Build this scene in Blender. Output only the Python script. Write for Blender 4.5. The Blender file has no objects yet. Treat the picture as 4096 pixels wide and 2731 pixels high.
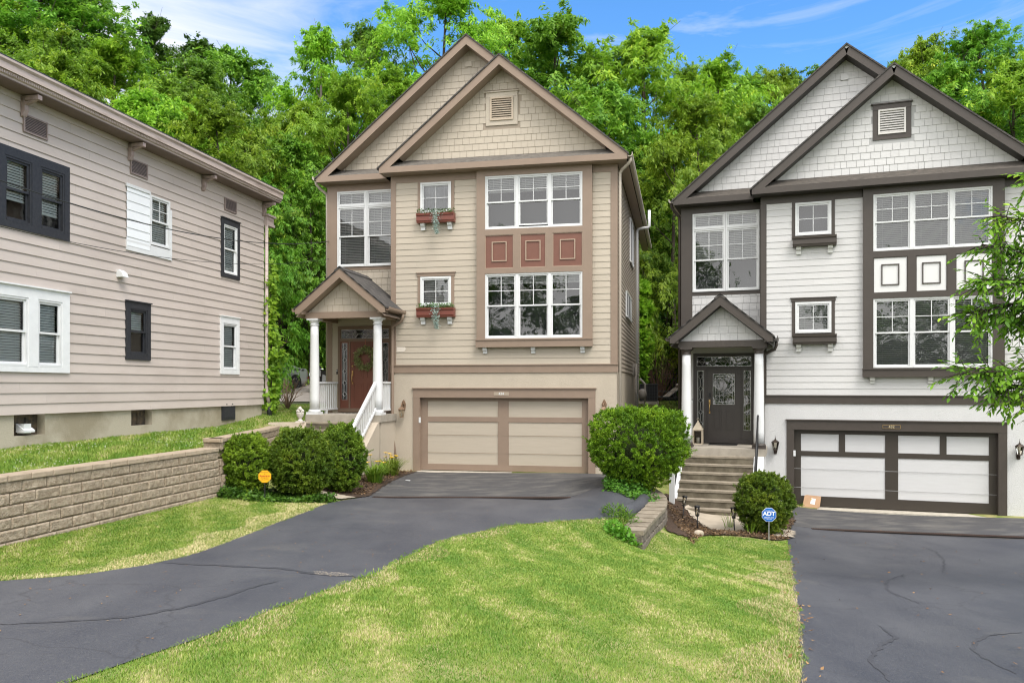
import bpy, math, random
import numpy as np
from mathutils import Vector, Matrix
rad = math.radians
S = bpy.context.scene
COL = S.collection

# ------------------------------------------------------------------ camera
CAMZ = 2.47
cam = bpy.data.cameras.new("camera"); cam_o = bpy.data.objects.new("camera", cam); COL.objects.link(cam_o)
cam.sensor_width = 36.0; cam.lens = 36.0*3200/4096; cam.shift_y = (1548-1365.5)/4096
cam.clip_end = 800
cam_o.location = (0, 0, CAMZ); cam_o.rotation_euler = (rad(90), 0, 0)
S.camera = cam_o
S.render.resolution_x, S.render.resolution_y = 1024, 682
# ------------------------------------------------------------------ world, sun, exposure
SUN_EL, SUN_AZ = 56, 150          # azimuth measured from +Y clockwise (sun behind the camera, to the right, veiled by cloud)
SKY_STRENGTH = 0.15
W = bpy.data.worlds.new("World"); S.world = W; W.use_nodes = True
nt = W.node_tree; nt.nodes.clear()
def wn(t, **k):
    n = nt.nodes.new(t)
    for a, b in k.items(): setattr(n, a, b)
    return n
sky = wn('ShaderNodeTexSky', sky_type='NISHITA', sun_disc=False)
sky.sun_elevation = rad(SUN_EL); sky.sun_rotation = rad(SUN_AZ)
sky.air_density = 1.0; sky.dust_density = 0.3; sky.ozone_density = 2.5
geo = wn('ShaderNodeTexCoord'); sep = wn('ShaderNodeSeparateXYZ')
mp = wn('ShaderNodeMapping'); mp.inputs['Scale'].default_value = (1.6, 1.6, 6.0); mp.inputs['Rotation'].default_value = (0, rad(-16), 0)
no = wn('ShaderNodeTexNoise'); no.inputs['Scale'].default_value = 2.3; no.inputs['Detail'].default_value = 9; no.inputs['Roughness'].default_value = 0.6; no.inputs['Distortion'].default_value = 0.7
L = nt.links.new
L(geo.outputs['Generated'], sep.inputs[0]); L(geo.outputs['Generated'], mp.inputs[0]); L(mp.outputs[0], no.inputs['Vector'])
mr = wn('ShaderNodeMapRange'); mr.inputs[1].default_value = -0.08; mr.inputs[2].default_value = -0.36; mr.inputs[3].default_value = 0.0; mr.inputs[4].default_value = 0.44
L(sep.outputs[0], mr.inputs[0])
ad = wn('ShaderNodeMath', operation='ADD'); L(no.outputs[0], ad.inputs[0]); L(mr.outputs[0], ad.inputs[1])
# the clouds close up overhead and behind the camera (the photograph's windows mirror a grey-white sky there)
vb = wn('ShaderNodeVectorMath', operation='DOT_PRODUCT'); vb.inputs[1].default_value = (0, -0.80, 0.60); L(geo.outputs['Generated'], vb.inputs[0])
mb_ = wn('ShaderNodeMapRange'); mb_.inputs[1].default_value = -0.12; mb_.inputs[2].default_value = 0.45; mb_.inputs[4].default_value = 0.42; L(vb.outputs['Value'], mb_.inputs[0])
ad2 = wn('ShaderNodeMath', operation='ADD'); L(ad.outputs[0], ad2.inputs[0]); L(mb_.outputs[0], ad2.inputs[1]); ad = ad2
mz = wn('ShaderNodeMapRange'); mz.inputs[1].default_value = 0.58; mz.inputs[2].default_value = 1.0; mz.inputs[4].default_value = 0.95
L(ad.outputs[0], mz.inputs[0])
hs = wn('ShaderNodeHueSaturation'); hs.inputs['Hue'].default_value = 0.502; hs.inputs['Saturation'].default_value = 1.28; hs.inputs['Value'].default_value = 0.95
L(sky.outputs[0], hs.inputs['Color'])
mx = wn('ShaderNodeMix', data_type='RGBA'); L(mz.outputs[0], mx.inputs[0]); L(hs.outputs[0], mx.inputs[6]); mx.inputs[7].default_value = (4.0, 4.05, 4.2, 1)
cl2 = wn('ShaderNodeMix', data_type='RGBA'); cl2.inputs[6].default_value = (3.6, 3.7, 3.95, 1); cl2.inputs[7].default_value = (8.6, 8.4, 8.2, 1)
mb2 = wn('ShaderNodeMapRange'); mb2.inputs[1].default_value = -0.1; mb2.inputs[2].default_value = 0.4; L(vb.outputs['Value'], mb2.inputs[0]); L(mb2.outputs[0], cl2.inputs[0]); L(cl2.outputs[2], mx.inputs[7])
bg = wn('ShaderNodeBackground'); bg.inputs['Strength'].default_value = SKY_STRENGTH
L(mx.outputs[2], bg.inputs[0]); out = wn('ShaderNodeOutputWorld'); L(bg.outputs[0], out.inputs[0])

sun = bpy.data.lights.new("sun", 'SUN'); sun.energy = 1.8; sun.angle = rad(28); sun.color = (1.0, 0.95, 0.88)
sun_o = bpy.data.objects.new("sun", sun); COL.objects.link(sun_o)
az = rad(SUN_AZ); el = rad(SUN_EL)
d = Vector((math.sin(az)*math.cos(el), math.cos(az)*math.cos(el), math.sin(el)))
sun_o.rotation_euler = d.to_track_quat('Z', 'Y').to_euler(); sun_o.location = d*60
S.view_settings.view_transform = 'Standard'; S.view_settings.look = 'None'
S.view_settings.exposure = 0.97; S.view_settings.gamma = 1.0
S.render.engine = 'CYCLES'
S.cycles.max_bounces = 7; S.cycles.diffuse_bounces = 3; S.cycles.glossy_bounces = 3; S.cycles.transparent_max_bounces = 12; S.cycles.transmission_bounces = 4
S.cycles.use_denoising = True; S.cycles.filter_width = 1.15
try:
    S.cycles.denoiser = 'OPENIMAGEDENOISE'; S.cycles.denoising_input_passes = 'RGB_ALBEDO_NORMAL'
except Exception: pass
S.cycles.caustics_reflective = False; S.cycles.caustics_refractive = False

# ------------------------------------------------------------------ materials
MATS = {}
def mat(name, col, rough=0.6, var=0.0, scale=4.0, bump=0.0, bscale=60.0, island=0.0, stretch=(1,1,1), spec=0.4, metal=0.0, col2=None, thr=(0.35,0.7), detail=5):
    """procedural principled: base colour mixed with col2 (or a darker tone) by noise, tone per board by island, noise bump"""
    if name in MATS: return MATS[name]
    m = bpy.data.materials.new(name); m.use_nodes = True; n = m.node_tree; b = n.nodes['Principled BSDF']; K = n.links.new
    b.inputs['Roughness'].default_value = rough; b.inputs['Specular IOR Level'].default_value = spec; b.inputs['Metallic'].default_value = metal
    b.inputs['Base Color'].default_value = (*col, 1)
    tc = n.nodes.new('ShaderNodeTexCoord'); mpn = n.nodes.new('ShaderNodeMapping'); mpn.inputs['Scale'].default_value = stretch
    K(tc.outputs['Object'], mpn.inputs[0])
    last = None
    if var or col2:
        t = n.nodes.new('ShaderNodeTexNoise'); t.inputs['Scale'].default_value = scale; t.inputs['Detail'].default_value = detail; t.inputs['Roughness'].default_value = 0.6
        K(mpn.outputs[0], t.inputs['Vector'])
        r = n.nodes.new('ShaderNodeMapRange'); r.inputs[1].default_value = thr[0]; r.inputs[2].default_value = thr[1]; K(t.outputs[0], r.inputs[0])
        x = n.nodes.new('ShaderNodeMix'); x.data_type = 'RGBA'; K(r.outputs[0], x.inputs[0])
        x.inputs[6].default_value = (*col, 1); x.inputs[7].default_value = (*(col2 or [c*(1-var) for c in col]), 1)
        last = x.outputs[2]
    if island:
        g = n.nodes.new('ShaderNodeNewGeometry'); r = n.nodes.new('ShaderNodeMapRange'); r.inputs[3].default_value = 1-island; r.inputs[4].default_value = 1+island*0.6
        K(g.outputs['Random Per Island'], r.inputs[0]); x = n.nodes.new('ShaderNodeMix'); x.data_type = 'RGBA'; x.blend_type = 'MULTIPLY'; x.inputs[0].default_value = 1
        if last: K(last, x.inputs[6])
        else: x.inputs[6].default_value = (*col, 1)
        c = n.nodes.new('ShaderNodeCombineColor'); [K(r.outputs[0], c.inputs[i]) for i in range(3)]
        K(c.outputs[0], x.inputs[7]); last = x.outputs[2]
    if last: K(last, b.inputs['Base Color'])
    if bump:
        t = n.nodes.new('ShaderNodeTexNoise'); t.inputs['Scale'].default_value = bscale; t.inputs['Detail'].default_value = 4; K(mpn.outputs[0], t.inputs['Vector'])
        bp = n.nodes.new('ShaderNodeBump'); bp.inputs['Strength'].default_value = bump; bp.inputs['Distance'].default_value = 0.02; K(t.outputs[0], bp.inputs['Height']); K(bp.outputs[0], b.inputs['Normal'])
    MATS[name] = m; return m
def leaf_mat(name, c1, c2, c3=None, trans=0.4, scale=0.6, rough=0.5, nd=3):
    """leaf: colour varies by leaf and by clump; diffuse + translucent"""
    if name in MATS: return MATS[name]
    m = bpy.data.materials.new(name); m.use_nodes = True; n = m.node_tree; K = n.links.new; b = n.nodes['Principled BSDF']; o = n.nodes['Material Output']
    g = n.nodes.new('ShaderNodeNewGeometry'); tc = n.nodes.new('ShaderNodeTexCoord'); oi = n.nodes.new('ShaderNodeObjectInfo')
    t = n.nodes.new('ShaderNodeTexNoise'); t.inputs['Scale'].default_value = scale; t.inputs['Detail'].default_value = nd; t.inputs['Roughness'].default_value = .5+.02*nd; K(tc.outputs['Object'], t.inputs['Vector'])
    r = n.nodes.new('ShaderNodeMapRange'); r.inputs[1].default_value = 0.34; r.inputs[2].default_value = 0.66; K(t.outputs[0], r.inputs[0])
    a = n.nodes.new('ShaderNodeMath'); a.operation = 'ADD'; K(r.outputs[0], a.inputs[0]); K(g.outputs['Random Per Island'], a.inputs[1])
    h = n.nodes.new('ShaderNodeMath'); h.operation = 'MULTIPLY'; h.inputs[1].default_value = 0.5; K(a.outputs[0], h.inputs[0])
    cr = n.nodes.new('ShaderNodeValToRGB'); cr.color_ramp.elements[0].color = (*c1, 1); cr.color_ramp.elements[1].color = (*c2, 1)
    cr.color_ramp.elements[0].position = 0.2; cr.color_ramp.elements[1].position = 0.8
    if c3: e = cr.color_ramp.elements.new(0.96); e.color = (*c3, 1)
    K(h.outputs[0], cr.inputs[0])
    v = n.nodes.new('ShaderNodeHueSaturation'); K(cr.outputs[0], v.inputs['Color'])
    q = n.nodes.new('ShaderNodeMapRange'); q.inputs[3].default_value = 0.85; q.inputs[4].default_value = 1.35; K(oi.outputs['Random'], q.inputs[0]); K(q.outputs[0], v.inputs['Value'])
    q2 = n.nodes.new('ShaderNodeMapRange'); q2.inputs[3].default_value = 0.488; q2.inputs[4].default_value = 0.513; K(oi.outputs['Random'], q2.inputs[0]); K(q2.outputs[0], v.inputs['Hue'])
    K(v.outputs[0], b.inputs['Base Color']); b.inputs['Roughness'].default_value = rough; b.inputs['Specular IOR Level'].default_value = 0.3
    tr = n.nodes.new('ShaderNodeBsdfTranslucent'); K(v.outputs[0], tr.inputs[0]); ms = n.nodes.new('ShaderNodeMixShader'); ms.inputs[0].default_value = trans
    K(b.outputs[0], ms.inputs[1]); K(tr.outputs[0], ms.inputs[2]); K(ms.outputs[0], o.inputs[0])
    MATS[name] = m; return m
def glass_mat(name, tint=(0.9,0.93,0.95), wob=0.02, refl=1.0, ior=1.6):
    if name in MATS: return MATS[name]
    m = bpy.data.materials.new(name); m.use_nodes = True; n = m.node_tree; K = n.links.new; n.nodes.remove(n.nodes['Principled BSDF']); o = n.nodes['Material Output']
    tr = n.nodes.new('ShaderNodeBsdfTransparent'); tr.inputs[0].default_value = (*tint, 1); gl = n.nodes.new('ShaderNodeBsdfGlossy'); gl.inputs['Roughness'].default_value = 0.0; gl.inputs[0].default_value = (refl, refl, refl, 1)
    fr = n.nodes.new('ShaderNodeFresnel'); fr.inputs[0].default_value = ior
    tc = n.nodes.new('ShaderNodeTexCoord'); t = n.nodes.new('ShaderNodeTexNoise'); t.inputs['Scale'].default_value = 2.2; t.inputs['Detail'].default_value = 1.5; t.inputs['Distortion'].default_value = 0.6; K(tc.outputs['Object'], t.inputs['Vector'])
    bp = n.nodes.new('ShaderNodeBump'); bp.inputs['Strength'].default_value = 0.6; bp.inputs['Distance'].default_value = wob; K(t.outputs[0], bp.inputs['Height']); K(bp.outputs[0], gl.inputs['Normal'])
    ms = n.nodes.new('ShaderNodeMixShader'); K(fr.outputs[0], ms.inputs[0]); K(tr.outputs[0], ms.inputs[1]); K(gl.outputs[0], ms.inputs[2]); K(ms.outputs[0], o.inputs[0])
    MATS[name] = m; return m

# ------------------------------------------------------------------ mesh helpers
class MB:
    def __init__(s): s.v = []; s.f = []; s.m = []; s.s = []
    def poly(s, pts, m=0, sm=False):
        i = len(s.v); s.v += [tuple(p) for p in pts]; s.f.append(tuple(range(i, i+len(pts)))); s.m.append(m); s.s.append(sm)
    def box(s, x0, x1, y0, y1, z0, z1, m=0):
        i = len(s.v); s.v += [(x0,y0,z0),(x1,y0,z0),(x1,y1,z0),(x0,y1,z0),(x0,y0,z1),(x1,y0,z1),(x1,y1,z1),(x0,y1,z1)]
        for q in ((3,2,1,0),(4,5,6,7),(0,1,5,4),(1,2,6,5),(2,3,7,6),(3,0,4,7)): s.f.append(tuple(i+k for k in q)); s.m.append(m); s.s.append(False)
    def prism(s, pts, ax, a, b, m=0):
        """pts 2-D polygon, extruded along axis ax ('x': pts=(y,z); 'y': pts=(x,z); 'z': pts=(x,y)) from a to b"""
        P = {'x': lambda p,t: (t,p[0],p[1]), 'y': lambda p,t: (p[0],t,p[1]), 'z': lambda p,t: (p[0],p[1],t)}[ax]
        n = len(pts); i = len(s.v); s.v += [P(p,a) for p in pts]+[P(p,b) for p in pts]
        s.f.append(tuple(i+k for k in range(n))[::-1]); s.f.append(tuple(i+n+k for k in range(n)))
        for k in range(n): s.f.append((i+k, i+(k+1)%n, i+n+(k+1)%n, i+n+k))
        s.m += [m]*(n+2); s.s += [False]*(n+2)
    def tube(s, pts, r, n=8, m=0, cap=True):
        pts = [Vector(p) for p in pts]; rs = r if isinstance(r, (list,tuple)) else [r]*len(pts)
        i0 = len(s.v); up = None
        for k, p in enumerate(pts):
            t = (pts[min(k+1,len(pts)-1)]-pts[max(k-1,0)]).normalized()
            if up is None: up = t.orthogonal().normalized()
            up = (up-t*up.dot(t)); up = up.normalized() if up.length > 1e-6 else t.orthogonal().normalized()
            w = t.cross(up)
            for j in range(n): a = 2*math.pi*(j+.5)/n; s.v.append(tuple(p+(up*math.cos(a)+w*math.sin(a))*rs[k]))
        for k in range(len(pts)-1):
            for j in range(n): s.f.append((i0+k*n+j, i0+k*n+(j+1)%n, i0+(k+1)*n+(j+1)%n, i0+(k+1)*n+j)); s.m.append(m); s.s.append(n > 4)
        if cap:
            s.f.append(tuple(i0+j for j in range(n))[::-1]); s.f.append(tuple(i0+(len(pts)-1)*n+j for j in range(n))); s.m += [m,m]; s.s += [False]*2
    def lathe(s, prof, cx=0, cy=0, n=20, m=0, ph=0.0):
        i0 = len(s.v)
        for r, z in prof:
            for j in range(n): a = 2*math.pi*(j+ph)/n; s.v.append((cx+r*math.cos(a), cy+r*math.sin(a), z))
        for k in range(len(prof)-1):
            for j in range(n): s.f.append((i0+k*n+j, i0+k*n+(j+1)%n, i0+(k+1)*n+(j+1)%n, i0+(k+1)*n+j)); s.m.append(m); s.s.append(n > 8)
        s.f.append(tuple(i0+j for j in range(n))[::-1]); s.f.append(tuple(i0+(len(prof)-1)*n+j for j in range(n))); s.m += [m,m]; s.s += [False]*2
    def blob(s, c, r, n=10, k=6, m=0, jit=0.0, rng=None):
        c = Vector(c); r = (r,r,r) if not isinstance(r, (tuple,list)) else r; i0 = len(s.v); rng = rng or random
        for a in range(k+1):
            th = math.pi*a/k
            for j in range(n):
                q = 1+jit*(rng.random()-.5); f = 2*math.pi*j/n
                s.v.append((c.x+r[0]*q*math.sin(th)*math.cos(f), c.y+r[1]*q*math.sin(th)*math.sin(f), c.z-r[2]*q*math.cos(th)))
        for a in range(k):
            for j in range(n): s.f.append((i0+a*n+j, i0+a*n+(j+1)%n, i0+(a+1)*n+(j+1)%n, i0+(a+1)*n+j)); s.m.append(m); s.s.append(True)
    def build(s, name, mats, parent=None, loc=None, rot=None):
        me = bpy.data.meshes.new(name); me.from_pydata(s.v, [], s.f)
        for mt in (mats if isinstance(mats, (list,tuple)) else [mats]): me.materials.append(mt)
        me.polygons.foreach_set('material_index', s.m); me.polygons.foreach_set('use_smooth', s.s); me.update()
        o = bpy.data.objects.new(name, me); COL.objects.link(o)
        if parent: o.parent = parent
        if loc: o.location = loc
        if rot: o.rotation_euler = rot
        return o
def np_mesh(name, V, F, mats, parent=None, smooth=False, loc=None, mi=None):
    V = np.asarray(V, np.float32); F = np.asarray(F, np.int32); k = F.shape[1]
    me = bpy.data.meshes.new(name); me.vertices.add(len(V)); me.vertices.foreach_set('co', V.ravel())
    me.loops.add(F.size); me.loops.foreach_set('vertex_index', F.ravel())
    me.polygons.add(len(F)); me.polygons.foreach_set('loop_start', np.arange(0, F.size, k, dtype=np.int32))
    me.update(calc_edges=True)
    for mt in (mats if isinstance(mats, (list,tuple)) else [mats]): me.materials.append(mt)
    if smooth: me.polygons.foreach_set('use_smooth', np.ones(len(F), bool))
    if mi is not None: me.polygons.foreach_set('material_index', np.asarray(mi, np.int32))
    me.update()
    o = bpy.data.objects.new(name, me); COL.objects.link(o)
    if parent: o.parent = parent
    if loc: o.location = loc
    return o
def tag(o, label=None, cat=None, group=None, kind=None):
    if label: o['label'] = label
    if cat: o['category'] = cat
    if group: o['group'] = group
    if kind: o['kind'] = kind
    return o
def thing(name, label, cat, loc=(0,0,0), rz=0.0, group=None):
    o = bpy.data.objects.new(name, None); COL.objects.link(o); o.location = loc; o.rotation_euler = (0,0,rz); o.empty_display_size = 0.2
    return tag(o, label, cat, group)
def text(name, s, size, parent, loc, rot, m, ex=0.001, sx=1.0, bold=0.0):
    c = bpy.data.curves.new(name, 'FONT'); c.body = s; c.size = size; c.align_x = 'CENTER'; c.align_y = 'CENTER'; c.extrude = ex; c.offset = bold; c.materials.append(m)
    q = bpy.data.objects.new(name, c); me = bpy.data.meshes.new_from_object(q); bpy.data.objects.remove(q); me.materials.clear(); me.materials.append(m)
    o = bpy.data.objects.new(name, me); COL.objects.link(o); o.parent = parent; o.location = loc; o.rotation_euler = rot; o.scale = (sx,1,1); return o

# ------------------------------------------------------------------ terrain heights (metres, garage sill of the tan house = 0)
CP=[(-3.5,23.9,0),(0,23.2,0),(3.2,22.5,0),(-3.2,18.6,-.08),(1.2,18.4,-.1),(-4.06,16.1,.12),(-7,10.9,.3),(-6.2,16,.28),(-5.2,16.6,.2),(-5,20,.2),(-5.6,22.5,.25),
(-2,13,.12),(-4,9,.33),(-3,5.3,.5),(0,5,.5),(1.7,5,.38),(1,9,.18),(2.4,13.4,-.32),(3.05,14.4,-.58),(0,0,.75),(-9,0,.8),(9,0,.4),(0,-8,.85),(-10,8,.5),
(4.1,19.8,-.68),(4.6,17.5,-.73),(3.6,14.5,-.62),(5.6,17,-.8),(7.2,19.2,-.92),(8.2,22.3,-.86),(12.7,20.8,-.86),(11.5,18,-.95),(5,13,-.55),(3.5,10,-.15),(6,10,-.28),(9,10,-.28),(9,14,-.62),(14,12,-.4),(2,5.3,.36),(5,5,.22),
(2.95,17.9,-.03),(2.35,16.1,-.08),(1.95,15.0,-.13),(3.65,17.6,-.66),(3.75,18.8,-.68),(3.15,16.0,-.57),(2.65,14.6,-.60),(4.2,16.6,-.7),(3.3,19.5,0),(3.6,22.3,0),(0,30,0.3),(-10,16,.4),(8,26,-.8),(15,25,-.8),(4.6,20.0,-.79),(5.5,19.6,-.82)]
CP = np.array(CP, float)
def poly_in(X, Y, P):
    X = np.asarray(X); inside = np.zeros(X.shape, bool); n = len(P); j = n-1
    for i in range(n):
        xi, yi = P[i]; xj, yj = P[j]
        c = ((yi > Y) != (yj > Y)) & (X < (xj-xi)*(Y-yi)/((yj-yi) or 1e-9)+xi); inside ^= c; j = i
    return inside
WALL = [(-10.0,-5.0),(-6.98,10.9),(-5.96,16.2),(-6.0,17.2),(-6.15,20.5),(-6.35,21.6)]
def upper(X, Y):
    wx = np.interp(Y, [p[1] for p in WALL], [p[0] for p in WALL]); wx = np.where(Y > 21.7, np.where(Y < 25.5, -5.75, 1e9), wx)
    return X < wx-.18
BP = np.array([(-7.3,5,1.15),(-7.2,10.9,1.2),(-6.3,16.2,1.22),(-6.4,20.5,1.24),(-6.3,22.5,1.3),(-9.2,14.4,1.33),(-7.3,23.4,1.64),(-12,14,1.35),(-14,25,1.7),(-6.3,27,1.7),(-8,31,1.78),(-4,33,1.95),(-9,38.5,2.42),(-14,39,2.45),(0,40,2.2),
 (4.0,25.5,0.3),(4.3,29,1.2),(4.6,33,1.72),(6.5,40,1.85),(9,38,1.8),(14,36,1.6),(20,34,1.2),(-8,45,3.4),(6,45,3.0),(-20,45,4.5),(20,45,3.2),(-8,60,12),(8,60,11.5),(-30,60,13),(30,60,11),(0,90,28),(-50,90,30),(50,90,27),(-40,30,2.5),(40,30,.5),(-30,10,1.4),(0,125,36),(-70,125,38),(70,125,36)], float)
def rbf(P):
    ph = lambda r: np.sqrt(r*r+.25); n = len(P)
    A = ph(np.hypot(P[:,None,0]-P[None,:,0], P[:,None,1]-P[None,:,1])); Q = np.c_[np.ones(n), P[:,:2]]
    w = np.linalg.solve(np.block([[A,Q],[Q.T,np.zeros((3,3))]]), np.r_[P[:,2],0,0,0])
    def f(X, Y):
        X = np.asarray(X, float); Y = np.asarray(Y, float); r = np.hypot(X[...,None]-P[:,0], Y[...,None]-P[:,1])
        return ph(r)@w[:n]+w[n]+w[n+1]*X+w[n+2]*Y
    return f
TA = rbf(CP); TB = rbf(BP)
def ZT(X, Y): return np.where(upper(np.asarray(X,float), np.asarray(Y,float)), TB(X, Y), TA(X, Y))
def zt(x, y): return float(ZT(np.array([x]), np.array([y]))[0])
def grid_sheet(name, x0, x1, y0, y1, st, m, off=0.0, cut=None, fz=ZT):
    nx = int(round((x1-x0)/st))+1; ny = int(round((y1-y0)/st))+1
    X, Y = np.meshgrid(np.linspace(x0,x1,nx), np.linspace(y0,y1,ny)); Z = fz(X, Y)+off
    V = np.c_[X.ravel(), Y.ravel(), Z.ravel()]; i = (np.arange(ny-1)[:,None]*nx+np.arange(nx-1)[None,:]).ravel()
    F = np.c_[i, i+1, i+nx+1, i+nx]
    if cut is not None:
        c = V[F].mean(1); F = F[~cut(c[:,0], c[:,1])]
    return np_mesh(name, V, F, m, smooth=True)
def strip_sheet(name, left, right, rows, cols, m, off=0.012, fz=TA):
    def res(P, n):
        P = np.array(P, float); s = np.r_[0, np.cumsum(np.hypot(*np.diff(P, axis=0).T))]; t = np.linspace(0, s[-1], n); return np.c_[np.interp(t, s, P[:,0]), np.interp(t, s, P[:,1])]
    A = res(left, rows); B = res(right, rows); t = np.linspace(0,1,cols)[None,:,None]
    Pn = A[:,None,:]*(1-t)+B[:,None,:]*t; Z = fz(Pn[...,0], Pn[...,1])+off
    V = np.c_[Pn.reshape(-1,2), Z.ravel()]; i = (np.arange(rows-1)[:,None]*cols+np.arange(cols-1)[None,:]).ravel()
    return np_mesh(name, V, np.c_[i, i+1, i+cols+1, i+cols], m, smooth=True), A, B

# ------------------------------------------------------------------ house building blocks
def lap(mb, Pf, u0, u1, w0, w1, ex, holes=(), rng=None, th=0.012, seg=3.6):
    """lap siding: tilted boards on the plane Pf(u, w, d); d is the distance out of the wall"""
    rng = rng or random.Random(1); k = 0; w = w0
    while w < w1-1e-4:
        t = min(w+ex, w1); ts = {w, t}
        for h in holes:
            for z in (h[2], h[3]):
                if w+1e-3 < z < t-1e-3: ts.add(z)
        ts = sorted(ts); js = []
        x = u0+rng.uniform(.6, seg)
        while x < u1-.3: js.append(x); x += seg
        for a, b in zip(ts[:-1], ts[1:]):
            iv = [(u0, u1)]
            for h in holes:
                if h[2] < (a+b)/2 < h[3]:
                    nv = []
                    for p, q in iv:
                        if h[1] <= p or h[0] >= q: nv.append((p,q)); continue
                        if h[0] > p: nv.append((p,h[0]))
                        if h[1] < q: nv.append((h[1],q))
                    iv = nv
            dd = lambda z: th*(1-(z-w)/ex)+.003
            for p, q in iv:
                cs = [p]+[x for x in js if p+.05 < x < q-.05]+[q]
                for c, e in zip(cs[:-1], cs[1:]):
                    g = .0015 if e != q else 0
                    mb.poly([Pf(c,a,dd(a)), Pf(e-g,a,dd(a)), Pf(e-g,b,dd(b)), Pf(c,b,dd(b))])
                    if a == w: mb.poly([Pf(c,a,0), Pf(e-g,a,0), Pf(e-g,a,dd(a)), Pf(c,a,dd(a))])
        w = t
def clip_poly(P, C):
    """clip polygon P by convex polygon C (counter-clockwise)"""
    for i in range(len(C)):
        (ax,ay),(bx,by) = C[i], C[(i+1)%len(C)]; out = []
        s = lambda p: (bx-ax)*(p[1]-ay)-(by-ay)*(p[0]-ax)
        for j in range(len(P)):
            p, q = P[j], P[(j+1)%len(P)]; sp, sq = s(p), s(q)
            if sp >= 0: out.append(p)
            if sp*sq < 0: t = sp/(sp-sq); out.append((p[0]+t*(q[0]-p[0]), p[1]+t*(q[1]-p[1])))
        P = out
        if len(P) < 3: return []
    return P
def shakes(mb, y, C, ex, holes=(), seed=1, th=0.012):
    """staggered shake panels on the plane y, clipped to the convex polygon C (x, z)"""
    r = random.Random(seed); z = min(p[1] for p in C); zt_ = max(p[1] for p in C); x0 = min(p[0] for p in C)-.3; x1 = max(p[0] for p in C)+.3
    mb.poly([(p[0], y-.001, p[1]) for p in C], 1)  # backing sheet in a darker tone: painted shade for the gaps between shakes
    while z < zt_:
        x = x0+r.random()*.2
        while x < x1:
            w = r.choice((.15,.2,.2,.25,.25,.3)); q = clip_poly([(x+.005,z),(x+w-.005,z),(x+w-.005,z+ex),(x+.005,z+ex)], C)
            cx = x+w/2; x += w
            if not q: continue
            if any(h[0] < cx < h[1] and h[2] < z+ex/2 < h[3] for h in holes): continue
            d = lambda p: y-.004-th*(1-(p[1]-z)/ex)
            mb.poly([(p[0], d(p), p[1]) for p in q])
            lo = [p for p in q if abs(p[1]-z) < 1e-6]
            if len(lo) == 2: a, b = sorted(lo); mb.poly([(a[0], y, z), (b[0], y, z), (b[0], d(b), z), (a[0], d(a), z)])
        z += ex
def window(parent, x, y, z, w, h, frame, pane, blind=None, blind_m=None, kind='double', grille='top', fr=.05, rz=0.0, depth=.55, inter=None, open_gap=0.0, label=None, storm=False, interior=True, slat=.05, tilt=.72):
    """one framed window unit facing -y (rz turns it); x,z = lower-left corner"""
    m = MB(); p = .03; s = .042
    m.box(0,fr,-p,.06,0,h); m.box(w-fr,w,-p,.06,0,h); m.box(fr,w-fr,-p,.06,h-fr,h); m.box(fr,w-fr,-p-.012,.06,0,fr)
    gl = []
    ix0, ix1, iz0, iz1 = fr, w-fr, fr, h-fr
    def sash(x0,x1,z0,z1,y0,g):
        m.box(x0,x0+s,y0,y0+.03,z0,z1); m.box(x1-s,x1,y0,y0+.03,z0,z1); m.box(x0+s,x1-s,y0,y0+.03,z0,z0+s); m.box(x0+s,x1-s,y0,y0+.03,z1-s,z1)
        if g:
            nx, nz = g; a0, a1, b0, b1 = x0+s, x1-s, z0+s, z1-s
            for k in range(1,nx): c = a0+(a1-a0)*k/nx; m.box(c-.009,c+.009,y0+.004,y0+.016,b0,b1)
            for k in range(1,nz): c = b0+(b1-b0)*k/nz; m.box(a0,a1,y0+.002,y0+.0145,c-.009,c+.009)
        gl.append((x0+s, x1-s, z0+s, z1-s, y0+.018))
    if kind == 'double':
        mid = (iz0+iz1)/2
        sash(ix0,ix1,mid-.012,iz1,-.008,(2,2) if grille in ('top','all') else None)
        sash(ix0,ix1,iz0+open_gap,mid+.03,.024,(2,2) if grille == 'all' else None)
    elif kind == 'fixed': sash(ix0,ix1,iz0,iz1,-.008,{'v':(2,1),'all':(2,2),'top':(2,2),'v3':(3,1)}.get(grille))
    o = m.build('window', frame, parent, loc=(x,y,z), rot=(0,0,rz))
    if label: o['label'] = label
    g = MB()
    for a in gl: g.poly([(a[0],a[4],a[2]),(a[1],a[4],a[2]),(a[1],a[4],a[3]),(a[0],a[4],a[3])])
    g.build('pane', pane, o)
    if blind:
        b = MB(); f0, f1 = blind; z0 = iz0+(iz1-iz0)*f0; z1 = iz0+(iz1-iz0)*f1; zz = z0
        while zz < z1-.02:
            b.poly([(ix0+.02,.075,zz),(ix1-.02,.075,zz),(ix1-.02,.100,zz+tilt*slat),(ix0+.02,.100,zz+tilt*slat)]); zz += slat
        b.box(ix0+.02,ix1-.02,.07,.115,z1-.05,z1); b.box(ix0+.02,ix1-.02,.075,.11,z0-.02,z0)
        for c in (.22,.78): cx = ix0+(ix1-ix0)*c; b.box(cx-.004,cx+.004,.07,.073,z0,z1)
        b.build('blind', blind_m or MATS['blind'], o)
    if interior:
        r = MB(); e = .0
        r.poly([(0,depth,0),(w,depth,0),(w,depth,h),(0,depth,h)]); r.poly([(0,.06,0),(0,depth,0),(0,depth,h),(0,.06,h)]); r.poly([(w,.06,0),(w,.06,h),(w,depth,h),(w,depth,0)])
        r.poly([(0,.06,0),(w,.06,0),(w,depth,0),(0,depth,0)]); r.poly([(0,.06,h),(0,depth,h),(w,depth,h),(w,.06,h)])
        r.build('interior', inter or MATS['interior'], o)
    return o
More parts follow.
